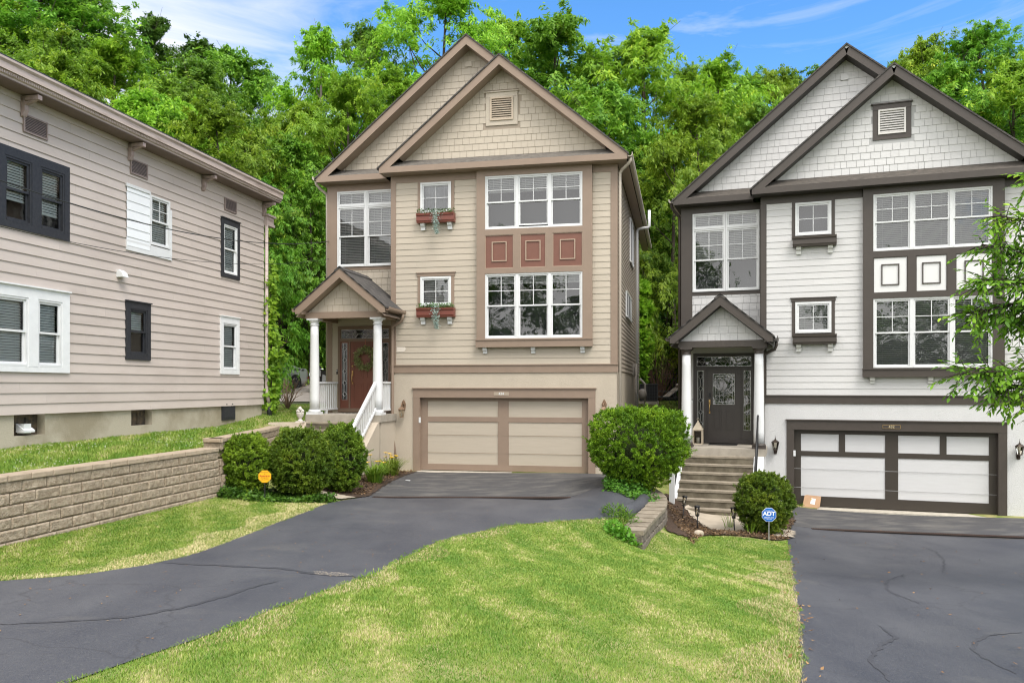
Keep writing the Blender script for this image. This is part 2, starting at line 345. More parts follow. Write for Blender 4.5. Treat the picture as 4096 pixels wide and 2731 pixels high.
def frame_rect(mb, x0, x1, z0, z1, t, y0, y1):
    mb.box(x0,x0+t,y0,y1,z0,z1); mb.box(x1-t,x1,y0,y1,z0,z1); mb.box(x0+t,x1-t,y0,y1,z0,z0+t); mb.box(x0+t,x1-t,y0,y1,z1-t,z1)
def rake(mb, cx, zt_, half, y0, y1, th, sl, zc, gap=0.0):
    """two sloping fascia boards meeting over cx; zt_ = top at the ridge, th = vertical depth, cut level at zc below"""
    for sg in (-1, 1):
        g = gap; a = cx+sg*g; e = cx+sg*half
        lo = zt_-th-sl*half
        P = [(a, zt_-sl*g), (e, zt_-sl*half), (e, max(zc, lo))]
        if lo < zc: P.append((cx+sg*(zt_-th-zc)/sl, zc))
        P.append((cx+sg*max(0,g-.1), zt_-th-sl*max(0,g-.1)))
        mb.prism(P, 'y', y0, y1)
def roof_slab(mb, xa, za, xb, zb, y0, y1, t=.07):
    mb.prism([(xa,za),(xb,zb),(xb,zb-t),(xa,za-t)], 'y', y0, y1)
def shingle_mat(name, c1, c2):
    if name in MATS: return MATS[name]
    m = mat(name, c1, 0.9, var=.3, scale=9, bump=.6, bscale=120); n = m.node_tree; K = n.links.new; b = n.nodes['Principled BSDF']
    tc = n.nodes.new('ShaderNodeTexCoord'); sp = n.nodes.new('ShaderNodeSeparateXYZ'); K(tc.outputs['Object'], sp.inputs[0])
    cb = n.nodes.new('ShaderNodeCombineXYZ'); K(sp.outputs[1], cb.inputs[0])
    ml = n.nodes.new('ShaderNodeMath'); ml.operation = 'MULTIPLY'; ml.inputs[1].default_value = 1.56; K(sp.outputs[2], ml.inputs[0]); K(ml.outputs[0], cb.inputs[1])
    br = n.nodes.new('ShaderNodeTexBrick'); br.inputs['Scale'].default_value = 1; br.inputs['Brick Width'].default_value = .3; br.inputs['Row Height'].default_value = .14; br.inputs['Mortar Size'].default_value = .008
    br.inputs['Color1'].default_value = (*c1,1); br.inputs['Color2'].default_value = (*c2,1); br.inputs['Mortar'].default_value = (*[c*.3 for c in c1],1); K(cb.outputs[0], br.inputs[0]); K(br.outputs[0], b.inputs['Base Color'])
    return m

glass = glass_mat('window_glass', ior=1.85, wob=.008); glass_old = glass_mat('old_glass', ior=1.5, wob=.006)
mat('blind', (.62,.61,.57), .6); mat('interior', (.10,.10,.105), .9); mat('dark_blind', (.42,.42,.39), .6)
white_paint = mat('white_paint', (.66,.67,.67), .4, var=.06, scale=3)
concrete = mat('concrete', (.40,.36,.30), .9, var=.35, scale=2.5, bump=.3, bscale=90)
concrete_dark = mat('weathered_concrete', (.19,.165,.12), .9, col2=(.095,.08,.055), scale=3.5, thr=(.35,.65), bump=.4, bscale=70)
black_metal = mat('black_metal', (.015,.015,.016), .45); bronze = mat('bronze', (.25,.16,.10), .5, var=.4, scale=30, metal=.3); brass = mat('brass', (.55,.36,.14), .35, metal=.9)
lantern_glass = glass_mat('lantern_glass', tint=(.85,.82,.74), ior=1.45); lead = mat('leaded_came', (.62,.62,.60), .35, metal=.7)
leaded = glass_mat('leaded_glass', tint=(.55,.58,.6), wob=.03, ior=1.8)

def entry(H, P, x0, x1, z0, z1, y, door_col, style):
    """door with two side lights and a transom, facing -y"""
    fr = P['door_frame']; zt_ = z1-.34
    m = MB(); t = .07
    m.box(x0-t,x0,y-.05,y+.08,z0-.12,z1+t); m.box(x1,x1+t,y-.05,y+.08,z0-.12,z1+t); m.box(x0,x1,y-.05,y+.08,z1,z1+t)
    m.box(x0,x1,y-.045,y+.08,zt_-.06,zt_); m.box(x0,x1,y-.055,y+.08,z0-.12,z0)
    a, b = x0+.33, x1-.33
    m.box(a-.05,a,y-.03,y+.08,z0,zt_-.06); m.box(b,b+.05,y-.03,y+.08,z0,zt_-.06)
    df = m.build('door_frame', fr, H)
    def leaded_panel(parent, ax0, ax1, az0, az1, yy, pat):
        q = MB(); q.poly([(ax0,yy,az0),(ax1,yy,az0),(ax1,yy,az1),(ax0,yy,az1)]); q.build('pane', leaded, parent)
        q = MB(); w = .006; yl = yy-.006
        def ln(p, r): q.tube([(p[0],yl,p[1]),(r[0],yl,r[1])], w, 4)
        cx, cz = (ax0+ax1)/2, (az0+az1)/2
        frame_rect(q, ax0,ax1,az0,az1,.008,yl-.004,yl+.004)
        if pat == 'side':
            i = (ax1-ax0)*.24; ln((ax0+i,az0),(ax0+i,az1)); ln((ax1-i,az0),(ax1-i,az1)); n = 5
            for k in range(n):
                c = az0+(az1-az0)*(k+.5)/n; r = (ax1-ax0)*.5; h = .09
                if 0 < k < n-1 or True:
                    for u, v in (((-r,0),(0,h)),((0,h),(r,0)),((r,0),(0,-h)),((0,-h),(-r,0))): ln((cx+u[0]*.75,c+u[1]*.75),(cx+v[0]*.75,c+v[1]*.75))
                if k: ln((cx, c-h*.75),(cx, az0+(az1-az0)*(k-.5)/n+h*.75))
        elif pat == 'trans':
            ln((ax0,cz),(ax1,cz)); 
            for k in range(5):
                c = ax0+(ax1-ax0)*(k+.5)/5; r = .09 if k != 2 else .13
                for u, v in (((-r,0),(0,r)),((0,r),(r,0)),((r,0),(0,-r)),((0,-r),(-r,0))): ln((c+u[0],cz+u[1]),(c+v[0],cz+v[1]))
        else:
            frame_rect(q, ax0+.06,ax1-.06,az0+.06,az1-.06,.007,yl-.004,yl+.004)
            n = 4; bw = (ax1-ax0-.12)/n
            for k in range(n+1): ln((ax0+.06+bw*k,az0+.06),(ax0+.06+bw*k,az1-.06))
            for f in (.25,.5,.75):
                c = az0+(az1-az0)*f
                for k in range(n):
                    p0 = ax0+.06+bw*k
                    ln((p0,c),(p0+bw/2,c+.06)); ln((p0+bw/2,c+.06),(p0+bw,c))
                    if f == .5: ln((p0,c),(p0+bw/2,c-.06)); ln((p0+bw/2,c-.06),(p0+bw,c))
        q.build('leading', lead, parent)
    # transom
    tb = MB(); frame_rect(tb, x0,x1,zt_,z1,.03,y-.03,y+.05); tr = tb.build('transom', fr, H); leaded_panel(tr, x0+.03,x1-.03,zt_+.03,z1-.03,y,'trans')
    for sx0, sx1 in ((x0,a-.05),(b+.05,x1)):
        q = MB(); frame_rect(q, sx0,sx1,z0,zt_-.06,.045,y-.02,y+.04); q.box(sx0+.045,sx1-.045,y-.02,y+.04,z0+.045,z0+.26)
        so = q.build('sidelight', door_col, H); leaded_panel(so, sx0+.045,sx1-.045,z0+.26,zt_-.105,y,'side')
    # door leaf
    q = MB(); zt2 = zt_-.06; w = b-a; dy = y-.005
    if style == 'six':
        q.box(a,b,dy,dy+.045,z0,zt2)
        for cx0, cx1 in ((a+.12,a+w/2-.06),(a+w/2+.06,b-.12)):
            for c0, c1 in ((z0+.18,z0+.78),(z0+.92,z0+1.5),(z0+1.62,zt2-.14)):
                frame_rect(q, cx0,cx1,c0,c1,.022,dy-.012,dy); q.box(cx0+.06,cx1-.06,dy-.009,dy,c0+.06,c1-.06)
    else:
        q.box(a,a+.17,dy,dy+.045,z0,zt2); q.box(b-.17,b,dy,dy+.045,z0,zt2); q.box(a+.17,b-.17,dy,dy+.045,z0,z0+1.02); q.box(a+.17,b-.17,dy,dy+.045,zt2-.14,zt2)
        frame_rect(q, a+.14,b-.14,z0+.99,zt2-.11,.03,dy-.016,dy)
        for cx0, cx1 in ((a+.18,a+w/2-.06),(a+w/2+.06,b-.18)): frame_rect(q, cx0,cx1,z0+.26,z0+.86,.022,dy-.012,dy); q.box(cx0+.06,cx1-.06,dy-.009,dy,z0+.32,z0+.8)
    d = q.build('door', door_col, H)
    if style != 'six': leaded_panel(d, a+.17,b-.17,z0+1.02,zt2-.14,y+.01,'door')
    q = MB(); hx = a+.075
    q.box(hx-.022,hx+.022,y-.03,y-.006,z0+1.0,z0+1.16); q.tube([(hx,y-.03,z0+1.08),(hx,y-.075,z0+1.05),(hx,y-.08,z0+.9),(hx,y-.07,z0+.82),(hx,y-.02,z0+.79)], .011, 8)
    q.box(hx-.018,hx+.018,y-.025,y-.006,z0+.75,z0+.82); q.build('handle', brass, d)
    q = MB()
    if style == 'six': q.lathe([(.03,0),(.03,.02),(.022,.035)], 0,0,12); e = q.build('deadbolt', brass, d, loc=(hx,y-.006,z0+1.3), rot=(rad(90),0,0))
    else: q.box(hx-.03,hx+.03,y-.03,y-.006,z0+1.22,z0+1.36); q.build('keypad', black_metal, d)
    # doorbell by the frame
    q = MB(); q.box(x0-.125,x0-.085,y-.035,y-.012,z0+1.05,z0+1.2); q.box(x0-.118,x0-.092,y-.04,y-.035,z0+1.14,z0+1.18, 1)
    q.build('doorbell', [black_metal, white_paint] if style == 'six' else [white_paint, black_metal], H)
    # dark hall behind the glass
    q = MB(); q.poly([(x0,y+.9,z0),(x1,y+.9,z0),(x1,y+.9,z1),(x0,y+.9,z1)]); q.poly([(x0,y+.08,z0),(x0,y+.9,z0),(x0,y+.9,z1),(x0,y+.08,z1)]); q.poly([(x1,y+.08,z0),(x1,y+.08,z1),(x1,y+.9,z1),(x1,y+.9,z0)])
    q.poly([(x0,y+.08,z0),(x1,y+.08,z0),(x1,y+.9,z0),(x0,y+.9,z0)]); q.poly([(x0,y+.08,z1),(x0,y+.9,z1),(x1,y+.9,z1),(x1,y+.08,z1)])
    q.build('interior', mat('hall', (.12,.12,.12), .9), H)
    return d
def coach_lamp(H, x, y, z, style, col, side=0):
    """wall lantern on a bracket; z = middle of the lantern"""
    m = MB()
    if style == 'ornate':      # curled bracket on a back plate, four sided tapering lantern
        m.prism([(-.05,.08),(.05,.08),(.07,.25),(.03,.34),(0,.38),(-.03,.34),(-.07,.25)], 'y', -.02, 0)
        m.tube([(0,-.02,.2),(0,-.1,.27),(0,-.17,.28),(0,-.2,.24),(0,-.19,.19)], .014, 8); m.tube([(0,-.1,.27),(0,-.09,.31),(0,-.12,.33),(0,-.15,.31)], .01, 8)
        m.blob((0,-.19,.2), .03); cy = -.19; k = 4; ph = .5
    else:
        m.prism([(-.035,-.26),(.035,-.26),(.05,-.17),(.035,-.08),(-.035,-.08),(-.05,-.17)], 'y', -.02, 0)
        m.tube([(0,-.02,-.16),(0,-.09,-.22),(0,-.14,-.2),(0,-.15,-.13)], .016, 8); m.blob((0,-.15,-.22), .022); cy = -.15; k = 6; ph = 0
    m.lathe([(.0,.2),(.012,.19),(.02,.165),(.03,.15),(.07,.125),(.105,.09),(.112,.08),(.1,.075)], 0, cy, k, ph=ph) if style != 'ornate' else m.lathe([(.03,.18),(.06,.15),(.115,.1),(.12,.085),(.1,.08)], 0, cy, k, ph=ph)
    m.lathe([(.055,-.14),(.07,-.135),(.06,-.115)], 0, cy, k, ph=ph)
    for j in range(k):
        a = 2*math.pi*(j+ph)/k; m.tube([(.058*math.cos(a), cy+.058*math.sin(a), -.12),(.098*math.cos(a), cy+.098*math.sin(a), .08)], .006, 4)
    if style != 'ornate': m.lathe([(.004,.19),(.012,.21),(.004,.23),(.003,.28)], 0, cy, 8)
    o = m.build('wall_lamp', col, H, loc=(x,y,z), rot=(0,0,side))
    g = MB(); g.lathe([(.052,-.115),(.09,.078)], 0, cy, k, ph=ph); g.build('lamp_glass', lantern_glass, o)
    g = MB(); g.tube([(0,cy,-.11),(0,cy,-.02)], .012, 8); g.build('candle_tube', white_paint, o)
    return o
def column(H, x, y, z0, z1, shaft, trim):
    m = MB(); m.box(x-.18,x+.18,y-.18,y+.18,z0,z0+.07,1)
    m.lathe([(.175,z0+.07),(.18,z0+.09),(.17,z0+.125),(.15,z0+.14)], x, y, 24, 1)
    n = 8; m.lathe([(.14-.025*max(0,(k/n-.25))/.75, z0+.14+(z1-.2-z0-.14)*k/n) for k in range(n+1)], x, y, 28)
    m.lathe([(.115,z1-.2),(.135,z1-.19),(.135,z1-.17),(.118,z1-.16),(.118,z1-.11),(.15,z1-.08),(.155,z1-.05)], x, y, 24, 1)
    m.box(x-.17,x+.17,y-.17,y+.17,z1-.05,z1,1)
    return m.build('porch_column', [shaft, trim], H)

def gable_house(name, label, loc, rz, P):
    H = thing(name, label, 'house', loc, rz); V = P['variant']; tan = V == 'tan'
    sd, tr, ac, st = P['siding'], P['trim'], P['accent'], P['stucco']; shm = P['shakes']; roofm = P['roof']
    Fr = lambda y: (lambda u, w, d: (u, y-d, w))
    sw = [(-2.56,-1.44,7.29,8.56),(-2.56,-1.44,4.6,5.84)]
    # walls -------------------------------------------------
    m = MB(); lap(m, Fr(0), -3.24, 3.13, 3.13, 8.53, .18, [(-.73,2.62,3.62,8.6)]+[(-2.4,-1.6,7.65,8.5),(-2.4,-1.6,4.9,5.7)], random.Random(5)); m.build('siding', sd, H)
    m = MB(); lap(m, Fr(.6), -5.55, -5.3, 1.6, 4.62, .18, (), random.Random(6)); lap(m, Fr(.6), -5.3, -3.4, 4.33, 4.62, .18, (), random.Random(6)); lap(m, Fr(.6), -3.62, -3.4, 1.6, 4.33, .18); m.build('siding', sd, H)
    m = MB(); shakes(m, .6, [(-5.5,4.62),(-3.4,4.62),(-3.4,6.09),(-5.5,6.09)], .2, seed=11); m.build('shake_siding', [shm, P['gap_shade']], H)
    m = MB(); m.box(-3.40,-3.385,.0,.6,1.7,8.74); m.build('return_wall', tr, H)
    m = MB(); lap(m, lambda u,w,d: (3.30+d,u,w), 0.14, 12.3, 2.95, 8.74, .13, (), random.Random(8), .02); m.build('side_siding', P['side'], H)
    m = MB(); m.box(-5.70,-5.64,.6,12.4,1.2,8.74); m.box(-5.64,3.2,12.3,12.4,0,8.74); m.box(2.9,3.0,12.4,14.5,0,8.74); m.build('rear_wall', P['side'], H)
    m = MB(); m.box(-3.38,-2.52,.0,.3,-.6,2.9); m.box(2.52,3.30,.0,.3,-.6,2.9); m.box(-2.52,2.52,.0,.3,2.17,2.9); m.box(3.10,3.30,.3,12.35,-.6,2.95); m.box(-3.4,-3.2,.3,.6,-.6,1.7); m.box(-5.64,-5.5,.65,12.3,-.4,1.7)
    m.build('foundation_wall', st, H)
    # trims -------------------------------------------------
    m = MB(); m.box(-3.40,-3.24,-.024,.02,2.89+.24,8.74); m.build('corner_board', tr, H); m = MB(); m.box(3.13,3.325,-.024,.02,3.13,8.74); m.box(3.30,3.325,.02,.14,3.13,8.74); m.build('corner_board', tr, H)
    m = MB(); m.box(-3.24,-.74,-.022,.02,8.53,8.74); m.build('frieze_board', tr, H); m = MB(); m.box(2.63,3.13,-.022,.02,8.53,8.74); m.build('frieze_board', tr, H)
    m = MB(); m.box(-3.42,3.335,-.03,.02,2.89,3.10); m.box(-3.43,3.345,-.055,.02,3.10,3.13); m.build('belt_board', tr, H)
    m = MB()
    for b in ((-5.71,-5.38,.572,.62,4.62,8.74),(-3.44,-3.40,.572,.62,4.62,8.74),(-5.38,-3.44,.576,.62,6.08,6.19),(-5.38,-3.44,.576,.62,8.52,8.74),(-5.71,-5.55,.572,.62,1.6,4.62)): m.box(*b)
    m.build('window_surround', tr, H)
    # bay ---------------------------------------------------
    m = MB(); y0, y1 = -.15, -.0
    for b in ((-.73,-.48,8.74-5.12,8.74),(2.35,2.62,3.62,8.74)): m.box(b[0],b[1],y0,y1,b[2],b[3])
    for b in ((3.62,3.87),(5.74,5.89),(6.85,7.02),(8.56,8.74)): m.box(-.48,2.35,y0,y1,b[0],b[1])
    m.box(.36,.56,y0,y1,5.89,6.85); m.box(1.30,1.50,y0,y1,5.89,6.85)
    m.box(-.75,2.64,y0-.03,y0,3.62,3.82); m.box(-.76,2.65,y0-.055,y0,3.82,3.85)
    m.build('bay_window_frame', tr, H)
    for a, b in ((-.48,.36),(.56,1.30),(1.50,2.35)):
        q = MB(); q.box(a,b,y0+.03,y1,5.89,6.85); pn = q.build('bay_panel', ac, H)
        q = MB(); c = (a+b)/2; frame_rect(q, a,b,5.89,6.85,.018,y0+.012,y0+.03); frame_rect(q, c-.22,c+.22,6.09,6.66,.028,y0+.005,y0+.03); q.build('moulding', P['mould'], pn)
    for k in range(3):
        x = -.48+k*.9433; w = .9433
        window(H, x, -.10, 7.02, w, 1.54, white_paint, glass, blind=(.72,1.0) if tan else (0,1), open_gap=(.05 if tan and k == 1 else 0), fr=.045, depth=.8, blind_m=MATS['blind' if tan else 'dark_blind'])
        window(H, x, -.10, 3.87, w, 1.87, white_paint, glass, blind=(.87,1.0) if tan else (0,1), fr=.045, depth=.8, blind_m=MATS['blind' if tan else 'dark_blind'])
    for x in (-.5,.92,2.34):
        q = MB(); q.prism([(-.12,3.62),(0.0,3.62),(0.0,3.44),(-.05,3.44),(-.06,3.5),(-.10,3.53)], 'x', x-.06, x+.06); q.build('bracket', P['bracket'], H)
    # small windows ----------------------------------------
    for k, (z0, z1) in enumerate(((7.58,8.50),(4.86,5.72))):
        m = MB(); m.box(-2.56,-2.47,-.03,.02,z0-.1,8.53 if k == 0 else z1+.02); m.box(-1.53,-1.44,-.03,.02,z0-.1,8.53 if k == 0 else z1+.02); m.box(-2.47,-1.53,-.03,.02,z0-.1,z0)
        if k == 0: m.box(-2.47,-1.53,-.028,.02,8.50,8.53)
        else: m.box(-2.58,-1.42,-.04,.02,z1+.02,z1+.11); m.box(-2.61,-1.39,-.06,.02,z1+.11,z1+.13)
        m.build('window_trim', tr, H)
        window(H, -2.47,-.02,z0,.94,z1-z0, white_paint, glass, kind='fixed', grille='all', fr=.055, depth=.5, blind=((0,1) if (tan or k) else None), blind_m=(mat('shade_cloth',(.75,.75,.74),.7) if tan and k == 0 else MATS['blind']), slat=.03 if tan and k == 0 else .05)
        bz = z0-.32 if not tan else (7.29 if k == 0 else 4.52)
        m = MB(); pr = [(0,bz),(-.19,bz),(-.2,bz+.05),(-.215,bz+.06),(-.215,bz+.19),(-.24,bz+.21),(-.25,bz+.27),(0,bz+.27)]
        m.prism(pr, 'x', -2.54, -1.40); bx = m.build('window_box', P['box'], H)
        for x in (-2.38,-1.56):
            q = MB(); q.prism([(-.15,bz-.001),(-.02,bz-.001),(-.02,bz-.2),(-.07,bz-.2),(-.075,bz-.12),(-.13,bz-.07)], 'x', x-.065, x+.065); q.build('bracket', P['bracket'], bx)
    # tall stair window: two transoms over two double hung units
    for x in (-5.37,-4.41):
        w = .955
        window(H, x,.58,8.05,w,.47, white_paint, glass, kind='fixed', grille='v', fr=.045, blind=(0,1), depth=.8)
        window(H, x,.58,6.19,w,1.86, white_paint, glass, blind=(0,1) if tan else (.5,1), fr=.045, depth=.8)
    # gables -----------------------------------------------
    S_ = .832
    m = MB(); tri = [(-3.0,9.18),(3.0,9.18),(0,11.66)]; hv = (-.5,.5,10.0,11.0)
    shakes(m, 0, tri, .19, [hv], 21); m.build('shake_siding', [shm, P['gap_shade']], H)
    m = MB(); shakes(m, .6, [(-5.2,9.18),(-2.9,9.18),(.05,11.6),(-1.13,12.57)], .19, (), 22); m.build('shake_siding', [shm, P['gap_shade']], H)
    q = MB(); q.box(-1.26,-1.06,.55,.6,12.06 if tan else 12.0,12.22 if tan else 12.17); q.build('junction_box', sd, H)
    m = MB(); vt = P['vent_trim']; yv = -.03
    m.box(-.48,-.35,yv,0,10.05,10.86); m.box(.33,.46,yv,0,10.05,10.86); m.box(-.35,.33,yv,0,10.05,10.19); m.box(-.48,.46,yv-.008,0,10.86,11.0); m.box(-.52,.50,yv-.04,0,11.0,11.03); vtb = m.build('gable_vent', vt, H)
    m = MB(); frame_rect(m, -.35,.33,10.19,10.86,.045,yv-.03,yv+.02)
    for k in range(9): z = 10.24+k*.064; m.poly([(-.305,yv-.025,z),(.285,yv-.025,z),(.285,yv+.02,z+.058),(-.305,yv+.02,z+.058)]); m.poly([(-.305,yv-.025,z),(.285,yv-.025,z),(.285,yv-.025,z+.012),(-.305,yv-.025,z+.012)])
    m.build('louvre', P['vent'], vtb)
    q = MB(); q.poly([(-.32,-.004,10.2),(.3,-.004,10.2),(.3,-.004,10.85),(-.32,-.004,10.85)]); q.build('vent_screen', MATS['interior'], vtb)
    gp = 0.0 if tan else .07
    m = MB(); rake(m, 0, 11.93, 3.62, -.43, -.40, .28, S_, 8.92, gp); rake(m, -1.13, 12.85, 4.76, .17, .20, .28, S_, 8.92, gp); m.build('rake_board', tr, H)
    if not tan:
        q = MB()
        for cx, zt_, y in ((0,11.93,-.4),(-1.13,12.85,.2)): q.prism([(cx-.07,zt_-.06),(cx,zt_-.11),(cx+.07,zt_-.06),(cx,zt_)], 'y', y, y+.02)
        q.build('ridge_gap_sky', white_paint, H)  # white diamond added in place of sky showing through the open ridge
    m = MB(); m.box(-3.62,3.62,-.43,-.40,8.75,8.92); m.box(-5.89,-3.62,.17,.20,8.75,8.92); m.box(-3.62,-3.60,-.40,.17,8.75,8.92); m.build('eave_fascia', tr, H)
    m = MB(); t0 = 11.93-.28
    for cx, zz, half, y0, y1 in ((0,11.65,3.0,-.40,.0),(-1.13,12.57,4.1,.20,.6)):
        for sg in (-1,1):
            if cx and sg > 0: xe = 1.0
            else: xe = half
            roof_slab(m, cx, zz+.03, cx+sg*xe, zz+.03-S_*xe, y0, y1-.001, .03)
    m.box(-3.60,3.60,-.40,0,8.742,8.75); m.box(-5.87,-3.62,.20,.62,8.742,8.75); m.box(3.33,3.62,0,14.7,8.74,8.75); m.box(-5.87,-5.7,.62,14.7,8.742,8.75); m.build('soffit', P['soffit'], H)
    m = MB(); m.prism([(-.42,8.925),(0.01,9.19),(0.01,9.15),(-.42,8.90)], 'x', -3.26, 3.26); m.prism([(.18,8.925),(.61,9.19),(.61,9.15),(.18,8.90)], 'x', -5.5, -3.3); m.build('pent_roof', P['pent'], H)
    m = MB(); rz_ = 11.965
    roof_slab(m, 0, rz_, -3.68, rz_-S_*3.68, -.46, .62, .05); roof_slab(m, 0, rz_, 3.66, rz_-S_*3.66, -.46, .14, .05)
    rz2 = 12.885
    roof_slab(m, -1.13, rz2, -5.95, rz2-S_*4.82, .14, 14.8, .05); roof_slab(m, -1.13, rz2, 3.66, rz2-S_*4.79, .14, 14.8, .05); m.build('roof', roofm, H)
    # gutters and downspouts --------------------------------
    gm = P['gutter']; gp_ = [(0,0),(.09,0),(.13,.05),(.13,.12),(.115,.12),(.115,.06),(.08,.015),(.012,.015),(.012,.12),(0,.12)]
    m = MB(); m.prism([(3.63+a, 8.82+b) for a,b in gp_], 'y', -.41, 14.75); m.build('gutter', gm, H)
    m = MB(); m.prism([(-5.90-a, 8.82+b) for a,b in gp_], 'y', .18, 14.75); m.build('gutter', gm, H)
    ds = P['downspout']; dsx = 3.385
    m = MB(); m.tube([(3.69,-.25,8.84),(3.69,-.25,8.74),(3.62,-.2,8.66),(3.45,.02,8.58),(dsx,.06,8.5),(dsx,.06,8.3),(dsx,.06,-.3 if tan else .2)], .045, 8); m.build('downspout', ds if tan else tr, H)
    m = MB(); m.tube([(-5.96,.3,8.84),(-5.96,.32,8.74),(-5.9,.45,8.62),(-5.78,.7,8.5),(-5.77,.7,8.3),(-5.77,.7,1.8)], .045, 8); m.build('downspout', ds if tan else tr, H)
    # garage ------------------------------------------------
    m = MB(); jx = 2.50
    m.box(-2.70,-jx,-.03,.16,-.02,2.16); m.box(jx,2.70,-.03,.16,-.02,2.16); m.box(-2.70,2.70,-.035,.16,2.16,2.42); m.box(-2.73,2.73,-.07,.02,2.42,2.45); gt = m.build('garage_trim', tr, H)
    gy = .16
    m = MB(); m.box(-jx,jx,gy,gy+.04,.02,2.16, 1); g = MB()
    def brd(x0,x1,z0,z1): m.box(x0,x1,gy-.02,gy,z0,z1,0)
    if tan:
        zs = [(.02,.20),(1.45,1.60),(2.06,2.16)]; xs = [(-jx,-2.30),(-.16,.16),(2.30,jx)]
    else:
        zs = [(.02,.30),(1.42,1.56),(2.04,2.16)]; xs = [(-jx,-2.32),(-.16,.16),(2.32,jx)]
    for z0, z1 in zs: brd(-jx,jx,z0,z1)
    for x0, x1 in xs:
        for za, zb in ((zs[0][1],zs[1][0]),(zs[1][1],zs[2][0])): brd(x0,x1,za,zb)
    if not tan:
        for x in (-1.25,1.25): brd(x-.08,x+.08,zs[1][1],zs[2][0])
    gd = m.build('garage_door', [P['garage_rail'], P['garage_panel']], H)
    q = MB()
    for z in (.535,1.06): q.box(-jx,jx,gy-.0235,gy-.02,z-.004,z+.004); 
    for a, b in ((-2.30,-.16),(.16,2.30)):
        for z in (.535,1.06): q.box(a,b,gy-.003,gy,z-.004,z+.004)
    q.build('panel_joint', mat('joint_'+V, P['joint'], .8), gd)
    m = MB(); m.box(-2.52,-2.46,-.045,-.03,1.42,1.58); m.build('door_sensor', white_paint, gt)
    q = MB(); q.box(-2.56,2.6,-.35,.2,-.05,.0); q.build('garage_sill', mat('sill_concrete',(.5,.46,.38),.9,var=.3,scale=6), H)
    # number plate
    q = MB(); q.box(-.24,.20,-.045,-.035,2.23,2.33); 
    pl = q.build('house_number', P['plate'], H)
    if tan: text('number', '434', .105, pl, (-.02,-.047,2.28), (rad(90),0,0), white_paint, bold=.001)
    else:
        q = MB(); frame_rect(q, -.24,.20,2.23,2.33,.008,-.048,-.045); q.build('plate_rim', brass, pl); text('number', '432', .1, pl, (-.02,-.047,2.28), (rad(90),0,0), mat('gold_paint',(.6,.5,.3),.5))
    # porch -------------------------------------------------
    cxp = -4.39; fz = 1.68
    m = MB(); m.box(-5.52,-3.22,-1.3,.6,fz-.2,fz); m.build('porch_floor', concrete, H)
    m = MB(); m.box(-5.45,-3.26,-1.22,.6,-.4,fz-.2); m.build('porch_base', st, H)
    m = MB(); rise, tread, n = .2, .27, 8
    for k in range(n-(0 if not tan else 0)):
        zt_ = fz-rise*(k+1)
        if k == n-1: break
        y = -1.3-tread*(k+1); m.box(-5.36,-3.52,y,-1.22,zt_-rise+.0,zt_-.05); m.box(-5.36,-3.52,y-.015,-1.22 if k == 0 else y+tread+.01,zt_-.05,zt_,1)
    m.build('porch_steps', [concrete_dark, mat('step_nosing', (.32,.275,.21), .9, var=.4, scale=5, bump=.3)], H)
    for x0, x1 in ((-5.50,-5.365),(-3.515,-3.26)):
        m = MB(); m.prism([(-1.3,fz-.2),(-1.3,-.3),(-3.35,-.3),(-3.35,.12),(-3.2,.2),(-1.42,1.46)], 'x', x0, x1); m.build('stair_wall', st if tan else white_paint, H)
    cs, ct = (white_paint, white_paint) if tan else (white_paint, tr)
    column(H, -5.34, -1.08, fz, 4.45, cs, ct); column(H, -3.40, -1.08, fz, 4.45, cs, ct)
    m = MB(); m.box(-5.56,-3.20,-1.22,-.96,4.45,4.63); m.box(-5.56,-5.36,-.96,.6,4.45,4.63); m.box(-3.40,-3.20,-.96,.0,4.45,4.63); m.box(-5.36,-3.40,-.96,.58,4.60,4.625); m.build('porch_beam', tr, H)
    m = MB(); shakes(m, -1.12, [(cxp-1.12,4.63),(cxp+1.12,4.63),(cxp,5.56)], .2, (), 31); m.build('porch_gable', [shm, P['gap_shade']], H)
    m = MB(); rake(m, cxp, 5.84, 1.36, -1.48, -1.45, .27, .82, 4.56); m.box(cxp-1.36,cxp-1.13,-1.45,-1.22,4.56,4.70); m.box(cxp+1.13,cxp+1.36,-1.45,-1.22,4.56,4.70)
    for sg in (-1,1): m.box(min(cxp+sg*1.36,cxp+sg*1.33),max(cxp+sg*1.36,cxp+sg*1.33),-1.45,.0 if sg > 0 else .6,4.6,4.72)
    m.build('porch_rake', tr, H)
    m = MB()
    for sg in (-1,1): roof_slab(m, cxp, 5.6, cxp+sg*1.34, 5.6-.82*1.34, -1.45, 0 if sg > 0 else .6, .03)
    m.build('porch_soffit', P['soffit'], H)
    m = MB(); roof_slab(m, cxp, 5.875, cxp-1.4, 5.875-.82*1.4, -1.5, .6, .045); roof_slab(m, cxp, 5.875, cxp+.98, 5.875-.82*.98, -1.5, .6, .045); roof_slab(m, cxp+.98, 5.875-.82*.98, cxp+1.4, 5.875-.82*1.4, -1.5, -.02, .045)
    for k in range(7): y = -1.5+k*.3; m.prism([(cxp-.16,5.875-.11+.012),(cxp,5.875+.02),(cxp+.16,5.875-.11+.012),(cxp+.16,5.875-.13+.012),(cxp,5.9-.02),(cxp-.16,5.875-.13+.012)], 'y', y, min(y+.3,.6))
    m.build('porch_roof', roofm, H)
    gq = [(0,0),(.08,0),(.11,.04),(.11,.1),(.1,.1),(.095,.05),(.07,.012),(.01,.012),(.01,.1),(0,.1)]
    m = MB(); m.prism([(cxp+1.37+a,4.62+b) for a,b in gq],'y',-1.45,-.04); m.prism([(cxp-1.37-a,4.62+b) for a,b in gq],'y',-1.45,.6); m.build('porch_gutter', P['porch_gutter'], H)
